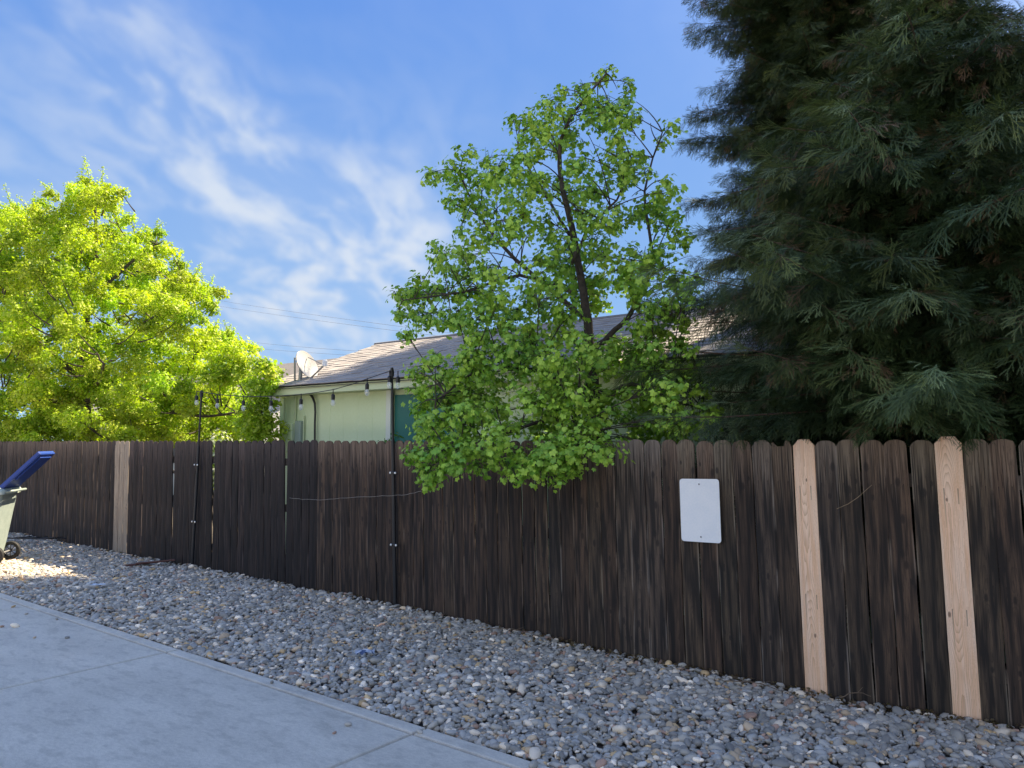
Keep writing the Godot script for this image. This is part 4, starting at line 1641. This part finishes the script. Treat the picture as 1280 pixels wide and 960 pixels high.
# ---------------------------------------------------------------- light poles with string lights
func build_poles() -> void:
	for q in [[[490, 461], [494, 757], [[493, 591], [494, 681]], "tall slim black pole clamped to the fence left of the maple", 1.0], [[252, 489], [240, 712], [[247, 581], [244, 652]], "tall slim black pole clamped to the fence before the yellow-green tree", 1.0]]:
		var z := -5.455
		var t := on_z(q[0][0], q[0][1], z)
		var b := on_z(q[1][0], q[1][1], z)
		b.y = 0.0
		var root := thing("light_pole", q[3], "pole", b, "black poles that carry the string lights")
		var inv := Transform3D(Basis(), -b)
		var j := b.lerp(t, 0.69)
		part("lower_tube", tube_between(b, j, 0.019, 10).mesh(), M.black, root, inv)
		part("upper_tube", tube_between(j, t, 0.0125, 10).mesh(), M.black, root, inv)
		var m := MB.new()
		m.tube([t - Vector3(0, 0.08, 0), t - Vector3(0, 0.04, 0), t + Vector3(0, 0.012, 0)], [0.02, 0.024, 0.014], 10)
		part("hook_head", m.mesh(), M.black, root, inv)
		for s in q[2]:
			var c := on_z(s[0], s[1], z)
			m = MB.new()
			m.box(Transform3D(Basis(), c + Vector3(0, 0, 0.012)), Vector3(0.10, 0.026, 0.026), 0.006)
			var cl := part("clamp", m.mesh(), M.black, root, inv)
			for e in [-0.036, 0.036]:
				m = MB.new()
				m.lathe(Transform3D(Basis(Vector3.RIGHT, PI / 2), c + Vector3(e, 0, 0.026)), [Vector2(0.0001, 0.006), Vector2(0.009, 0.004), Vector2(0.012, 0.0), Vector2(0.012, -0.006)], 10)
				part("screw", m.mesh(), M.screw, cl)
	# string lights from pole to pole
	var z := -5.42
	var px := [[490, 463], [475, 468], [459, 473.5], [438, 481], [416.5, 487], [396, 490.5], [376.5, 493], [357, 494.5], [339, 495.5], [322, 495.8], [304.6, 495.5], [288, 494.5], [272, 493], [252, 490], [246, 489.5]]
	var root := thing("string_lights", "string of clear bulbs on a black cord hung between two poles", "string lights", on_z(375, 494, z))
	var inv := Transform3D(Basis(), -root.position)
	var pts := []
	var rad := []
	for q in px:
		pts.append(on_z(q[0], q[1], z))
		rad.append(0.0048)
	var m := MB.new()
	m.tube(pts, rad, 6)
	part("cord", m.mesh(), M.black, root, inv)
	var hang := [[459, 473.5], [416.5, 487], [376.5, 493], [339, 495.5], [304.6, 495.5], [272, 493], [246, 489.5], [487, 464], [497.5, 464.5]]
	for q in hang:
		var p := on_z(q[0], q[1], z)
		var g := MB.new()
		g.tube([p + Vector3(0, 0.008, 0), p - Vector3(0, 0.05, 0)], [0.006, 0.006], 6)
		g.lathe(Transform3D(Basis(), p - Vector3(0, 0.05, 0)), [Vector2(0.021, -0.062), Vector2(0.021, -0.012), Vector2(0.012, 0.0), Vector2(0.001, 0.004)], 10)
		var so := part("socket", g.mesh(), M.black, root, inv)
		var bl := MB.new()
		bl.lathe(Transform3D(Basis(), p - Vector3(0, 0.11, 0)), [Vector2(0.001, -0.070), Vector2(0.013, -0.067), Vector2(0.023, -0.052), Vector2(0.026, -0.036), Vector2(0.023, -0.016), Vector2(0.016, 0.0)], 12)
		part("bulb", bl.mesh(), M.glass, so)
		var fi := MB.new()
		fi.tube([p - Vector3(0, 0.112, 0), p - Vector3(0, 0.15, 0)], [0.006, 0.004], 5)
		part("filament_stem", fi.mesh(), M.white, so)
	# loose wire tacked across the pickets
	var w := MB.new()
	var knots := [on_z(362, 622, -5.46), on_z(378, 624, -5.45), on_z(405, 624.5, -5.45), on_z(440, 621.5, -5.445), on_z(478, 620, -5.44), on_z(508, 618, -5.42), on_z(530, 613, -5.37)]
	var wp := []
	var wr := []
	for i in knots.size() - 1:
		for k in 5:
			wp.append((knots[i] as Vector3).cubic_interpolate(knots[i + 1], knots[maxi(i - 1, 0)], knots[mini(i + 2, knots.size() - 1)], k / 5.0) + Vector3(0, rf(-0.004, 0.004), 0))
			wr.append(0.0022)
	w.tube(wp, wr, 5)
	tag(part("wire", w.mesh(), mat(Color(0.26, 0.24, 0.22), 0.6), self), "thin pale wire strung across the dark pickets beside the black pole", "wire")
	w = MB.new()
	w.tube([on_z(1046, 636, -5.26), on_z(1060, 630, -5.25), on_z(1072, 622, -5.24), on_z(1082, 613, -5.25), on_z(1090, 606, -5.26)], [0.002, 0.002, 0.002, 0.002, 0.001], 5)
	tag(part("vine_stem", w.mesh(), mat(Color(0.28, 0.20, 0.12), 0.8), self), "thin dry stem caught between pickets right of the first new one", "stem")

# ---------------------------------------------------------------- recycling cart with its lid thrown back
func build_bin() -> void:
	var X := rt
	X.y = 0
	X = X.normalized()
	var Z := Vector3(-fw.x, 0, -fw.z).normalized()
	var c := at(-16, 552, 10.55)
	c.y = 0.0
	var root := thing("recycling_bin", "pale green wheeled bin with its blue lid thrown open by the fence", "bin", c)
	root.transform = Transform3D(Basis(X, Vector3.UP, Z) * Basis(Vector3.UP, 0.22), c)
	var green := tri_mat(speckle(85, Color(0.23, 0.285, 0.265), Color(0.30, 0.355, 0.33), 5, 30), 1.6, 0.5)
	var body := MB.new()
	var lv := [[0.05, 0.20, 0.215, -0.01], [0.30, 0.235, 0.235, 0.0], [0.86, 0.30, 0.275, 0.01], [0.96, 0.31, 0.28, 0.01]]
	var ring := func(y: float, hx: float, hz: float, ox: float) -> Array:
		var r := 0.06
		var p := []
		for k in [[1, 1, 0.0], [-1, 1, 90.0], [-1, -1, 180.0], [1, -1, 270.0]]:
			for i in 4:
				var a := deg_to_rad(k[2] + i * 30.0)
				p.append([Vector3(ox + k[0] * (hx - r) + cos(a) * r, y, k[1] * (hz - r) + sin(a) * r), Vector3(cos(a), -0.08, sin(a))])
		return p
	var last := []
	for q in lv:
		var cur := []
		for e in (ring as Callable).call(q[0], q[1], q[2], q[3]):
			cur.append(body.vert(e[0], e[1].normalized()))
		if last.size():
			for i in cur.size():
				var i2 := (i + 1) % cur.size()
				body.quadi(last[i], last[i2], cur[i2], cur[i])
		last = cur
	# inside wall and floor so that the open cart is hollow
	var inner := []
	for q in [[0.95, 0.295, 0.265, 0.01], [0.08, 0.18, 0.19, -0.01]]:
		var cur := []
		for e in (ring as Callable).call(q[0], q[1], q[2], q[3]):
			cur.append(body.vert(e[0], -(e[1] as Vector3).normalized()))
		if inner.size():
			for i in cur.size():
				var i2 := (i + 1) % cur.size()
				body.quadi(inner[i], inner[i2], cur[i2], cur[i])
		inner = cur
	part("body", body.mesh(), green, root)
	var rim := MB.new()
	var rl := []
	for q in [[0.93, 0.335, 0.305, 1.0, 0.0], [0.985, 0.345, 0.315, 1.0, 0.4], [1.01, 0.33, 0.30, 0.2, 1.0], [1.0, 0.30, 0.27, -0.6, 0.8], [0.93, 0.295, 0.265, -1.0, 0.0]]:
		var cur := []
		for e in (ring as Callable).call(q[0], q[1], q[2], 0.01):
			var n: Vector3 = e[1]
			cur.append(rim.vert(e[0], Vector3(n.x * q[3], q[4], n.z * q[3]).normalized()))
		if rl.size():
			for i in cur.size():
				var i2 := (i + 1) % cur.size()
				rim.quadi(rl[i], rl[i2], cur[i2], cur[i])
		rl = cur
	part("rim", rim.mesh(), tri_mat(speckle(86, Color(0.44, 0.50, 0.42), Color(0.54, 0.60, 0.52), 5, 30), 1.6, 0.5), root)  # painted paler than the body, for the sun on its top
	# grip bar at the back, with its brackets
	var hd := MB.new()
	hd.tube([Vector3(0.33, 0.965, -0.24), Vector3(0.42, 0.975, -0.23), Vector3(0.43, 0.975, 0.23), Vector3(0.33, 0.965, 0.24)], [0.017, 0.017, 0.017, 0.017], 8)
	part("handle", hd.mesh(), green, root)
	var bar := MB.new()
	bar.box(Transform3D(Basis(Vector3.BACK, 0.1), Vector3(-0.01, 0.80, 0.283)), Vector3(0.016, 0.12, 0.02), 0.003)
	part("lift_catch", bar.mesh(), M.black, root)
	# lid: a shallow tray hinged at the back and standing up at a slant
	var lid := MB.new()
	var lx := Transform3D(Basis(Vector3.BACK, deg_to_rad(46)), Vector3(0.30, 1.0, 0))
	lid.box(lx * Transform3D(Basis(), Vector3(0.335, 0.0, 0)), Vector3(0.65, 0.020, 0.54), 0.009)
	for s in [-1.0, 1.0]:
		lid.box(lx * Transform3D(Basis(), Vector3(0.335, 0.022, 0.266 * s)), Vector3(0.65, 0.045, 0.022), 0.008)
	lid.box(lx * Transform3D(Basis(), Vector3(0.655, 0.022, 0)), Vector3(0.022, 0.045, 0.54), 0.008)
	lid.box(lx * Transform3D(Basis(), Vector3(0.40, -0.018, 0)), Vector3(0.42, 0.02, 0.40), 0.009)
	var lp := part("lid", lid.mesh(), mat(Color(0.018, 0.058, 0.29), 0.40), root)
	lp.set_meta("label", "open dark blue lid")
	var hinge := MB.new()
	hinge.tube([Vector3(0.325, 1.0, -0.27), Vector3(0.325, 1.0, 0.27)], [0.018, 0.018], 8)
	part("hinge", hinge.mesh(), mat(Color(0.03, 0.06, 0.16), 0.45), root)
	# wheels and axle
	for s in [-1.0, 1.0]:
		var wx := Transform3D(Basis(Vector3.RIGHT, PI / 2 * s), Vector3(0.25, 0.125, 0.275 * s))
		var ty := MB.new()
		ty.lathe(wx, [Vector2(0.088, -0.028), Vector2(0.118, -0.028), Vector2(0.125, -0.018), Vector2(0.125, 0.018), Vector2(0.118, 0.028), Vector2(0.088, 0.026), Vector2(0.084, 0.0)], 24)
		var wh := part("wheel", ty.mesh(), mat(Color(0.014, 0.014, 0.015), 0.7), root)
		var rm := MB.new()
		rm.lathe(wx, [Vector2(0.088, -0.02), Vector2(0.088, 0.02), Vector2(0.078, 0.02), Vector2(0.078, -0.02)], 24)
		rm.lathe(wx, [Vector2(0.001, 0.03), Vector2(0.02, 0.028), Vector2(0.024, 0.0), Vector2(0.022, -0.02)], 14)
		for k in 8:
			var a := TAU * k / 8.0
			rm.box(wx * Transform3D(Basis(Vector3.UP, -a), Vector3(cos(a), 0, sin(a)) * 0.05), Vector3(0.062, 0.014, 0.012), 0.003)
		part("rim", rm.mesh(), mat(Color(0.10, 0.10, 0.105), 0.5), wh)
	part("axle", tube_between(Vector3(0.25, 0.125, -0.26), Vector3(0.25, 0.125, 0.26), 0.011, 8).mesh(), M.grey, root)
	var lab := MB.new()
	lab.box(Transform3D(Basis(Vector3.RIGHT, -0.06), Vector3(-0.13, 0.60, 0.2665)), Vector3(0.19, 0.17, 0.004), 0.001)
	var lb := part("label_plate", lab.mesh(), M.white, root)
	var ink := MB.new()
	for q in [[-0.15, 0.65, 0.06, 0.02], [-0.09, 0.64, 0.04, 0.03], [-0.16, 0.60, 0.03, 0.035], [-0.10, 0.595, 0.07, 0.012], [-0.13, 0.55, 0.12, 0.010]]:
		ink.box(Transform3D(Basis(Vector3.RIGHT, -0.06), Vector3(q[0], q[1], 0.2700 + (q[1] - 0.6) * 0.06)), Vector3(q[2], q[3], 0.001), 0.0)
	part("print", ink.mesh(), mat(Color(0.10, 0.12, 0.13), 0.7), lb)
	# dark wire rack lying by the fence
	var rp := on_ground(44, 678, 0.04)
	var rk := thing("wire_rack", "flattened black wire rack lying on stones behind the bin", "rack", rp)
	rk.rotation.y = 0.5
	for i in 8:
		var e := lerpf(-0.34, 0.34, i / 7.0)
		part("bar", tube_between(Vector3(e, 0.05 + 0.02 * sin(i * 2.0), -0.2), Vector3(e + 0.04, 0.09, 0.22), 0.007, 6).mesh(), M.grey if i % 3 == 0 else M.black, rk)
	for s in [-0.2, 0.0, 0.22]:
		part("cross_bar", tube_between(Vector3(-0.36, 0.05 + (s + 0.2) * 0.09, s), Vector3(0.38, 0.05 + (s + 0.2) * 0.09, s), 0.010, 6).mesh(), M.black, rk)

func build_sign() -> void:
	var c := on_z(875, 638, -5.262)
	var root := thing("blank_sign", "blank white rectangular sign with rounded corners screwed to the fence", "sign", c)
	var m := MB.new()
	# thin aluminium plate with rounded corners, leaning like the pickets
	var hw := 0.1525
	var hh := 0.2265
	var r := 0.022
	var ring := []
	for k in [[1, 1, 0.0], [-1, 1, 90.0], [-1, -1, 180.0], [1, -1, 270.0]]:
		for i in 5:
			var a := deg_to_rad(k[2] + i * 22.5)
			ring.append(Vector2(k[0] * (hw - r) + cos(a) * r, k[1] * (hh - r) + sin(a) * r))
	var f := m.vert(Vector3(0, 0, 0.0015), Vector3.BACK)
	var fi := []
	for p in ring:
		fi.append(m.vert(Vector3(p.x, p.y, 0.0015), Vector3.BACK))
	for i in ring.size():
		m.face(f, fi[i], fi[(i + 1) % ring.size()])
		var a := Vector3(ring[i].x, ring[i].y, 0.0015)
		var b := Vector3(ring[(i + 1) % ring.size()].x, ring[(i + 1) % ring.size()].y, 0.0015)
		m.quad(a, b, b - Vector3(0, 0, 0.003), a - Vector3(0, 0, 0.003), Vector3(a.x, a.y, 0))
	var bk := m.vert(Vector3(0, 0, -0.0015), Vector3.FORWARD)
	var bi := []
	for p in ring:
		bi.append(m.vert(Vector3(p.x, p.y, -0.0015), Vector3.FORWARD))
	for i in ring.size():
		m.face(bk, bi[i], bi[(i + 1) % ring.size()])
	var bs := Basis(Vector3.BACK, 0.020)
	var white := tri_mat(speckle(87, Color(0.81, 0.845, 0.875), Color(0.87, 0.89, 0.905), 3, 24), 2.0, 0.35)
	part("plate", m.mesh(), white, root, Transform3D(bs, Vector3.ZERO))
	for y in [0.188, -0.190]:
		m = MB.new()
		m.lathe(Transform3D(Basis(Vector3.RIGHT, PI / 2), Vector3(0.0, y, 0.0016)), [Vector2(0.0001, 0.005), Vector2(0.004, 0.0045), Vector2(0.0065, 0.0)], 10)
		part("screw", m.mesh(), M.grey, root, Transform3D(bs, Vector3.ZERO))

# ---------------------------------------------------------------- small things on the stones
func build_litter() -> void:
	rng.seed = 808
	# broken reddish board scrap at the foot of the fence
	var p := on_ground(186, 704, 0.04)
	var root := thing("wood_scrap", "splintered reddish-brown scrap of wood at the fence's foot", "wood scrap", p)
	for q in [[Vector3(0, 0.005, 0), 0.35, Vector3(0.62, 0.018, 0.075)], [Vector3(0.12, 0.028, -0.03), 0.12, Vector3(0.48, 0.016, 0.055)]]:
		var m := MB.new()
		m.box(Transform3D(Basis(Vector3.UP, 0.75 + q[1]) * Basis(Vector3.BACK, 0.06), q[0]), q[2], 0.004)
		part("splinter", m.mesh(), tri_mat(speckle(88, Color(0.085, 0.035, 0.026), Color(0.17, 0.075, 0.055), 4, 40), 3.0, 0.9), root)
	# crumpled wrapper and a white paper
	for q in [[455.0, 818.0, "crumpled blue and white plastic wrapper on the river stones", "wrapper", Color(0.40, 0.46, 0.58), 0.075], [122.0, 731.0, "small white scrap of paper on the stones by the sunlit patch", "paper_scrap", Color(0.62, 0.70, 0.80), 0.075]]:
		var c := on_ground(q[0], q[1], 0.045)
		var m := MB.new()
		var n := 7
		var grid := []
		var sz: float = q[5]
		for j in n:
			for i in n:
				grid.append(Vector3((i / 6.0 - 0.5) * 2.0 * sz + rf(-0.01, 0.01), rf(0.0, 0.035 if q[3] == "wrapper" else 0.012), (j / 6.0 - 0.5) * 1.1 * sz + rf(-0.01, 0.01)))
		for j in n - 1:
			for i in n - 1:
				var col: Color = q[4]
				if q[3] == "wrapper" and rng.randf() < 0.45:
					col = Color(0.62, 0.66, 0.72) if rng.randf() < 0.6 else Color(0.10, 0.14, 0.26)
				m.tri(grid[j * n + i], grid[j * n + i + 1], grid[j * n + n + i], Vector3.UP, col)
				m.tri(grid[j * n + i + 1], grid[j * n + n + i + 1], grid[j * n + n + i], Vector3.UP, col)
		tag(part(q[3], m.mesh(), mat(Color.WHITE, 0.5, 0.0, true), self, Transform3D(Basis(Vector3.UP, 0.6), c)), q[2], "litter")
	# dry leaves, needles and twigs that gather along the fence
	var leaf := leaf_mesh(false, 97)
	var xs := []
	var cs := []
	for i in 1500:
		var x := rf(-12.0, 1.0)
		if rng.randf() < 0.5:
			x = rf(-4.2, 0.3)
		var z := fence_z(x) + 0.03 + 0.16 * pow(rng.randf(), 2.0)
		xs.append(Transform3D(leaf_basis(Vector3(0, 1, 0) + rdir() * 0.8, rdir(), rf(0.012, 0.026)), Vector3(x, bed_y(x, z) + rf(0.022, 0.04), z)))
		cs.append(Color(0.16, 0.095, 0.05).lerp(Color(0.30, 0.22, 0.13), rng.randf()) * rf(0.6, 1.1))
	scatter("leaf_litter", leaf, M.leaf, xs, cs, self)
	for q in [[905, 852, 985, 868, "longer dry twig along the fence foot below the blank sign"], [1050, 872, 1092, 868, "short dry twig against the pickets right of the first new one"], [612, 786, 672, 796, "dry brown twig at the fence foot under the maple"]]:
		var a := on_ground(q[0], q[1], 0.04)
		var b := on_ground(q[2], q[3], 0.05)
		a.z = maxf(a.z, fence_z(a.x) + 0.03)
		b.z = maxf(b.z, fence_z(b.x) + 0.03)
		var pts := []
		var rad := []
		for i in 8:
			var t := i / 7.0
			pts.append(a.lerp(b, t) + Vector3(0, 0.03 * sin(t * 3.0) + rf(-0.006, 0.006), rf(-0.01, 0.01)))
			rad.append(lerpf(0.0045, 0.0018, t))
		var m := MB.new()
		m.tube(pts, rad, 5)
		m.tube([pts[4], pts[4] + (b - a) * 0.2 + Vector3(0, 0.04, 0.03)], [0.003, 0.001], 4)
		tag(part("twig", m.mesh(), mat(Color(0.17, 0.12, 0.08), 0.9), self), q[4], "twig", "dry twigs along the fence")
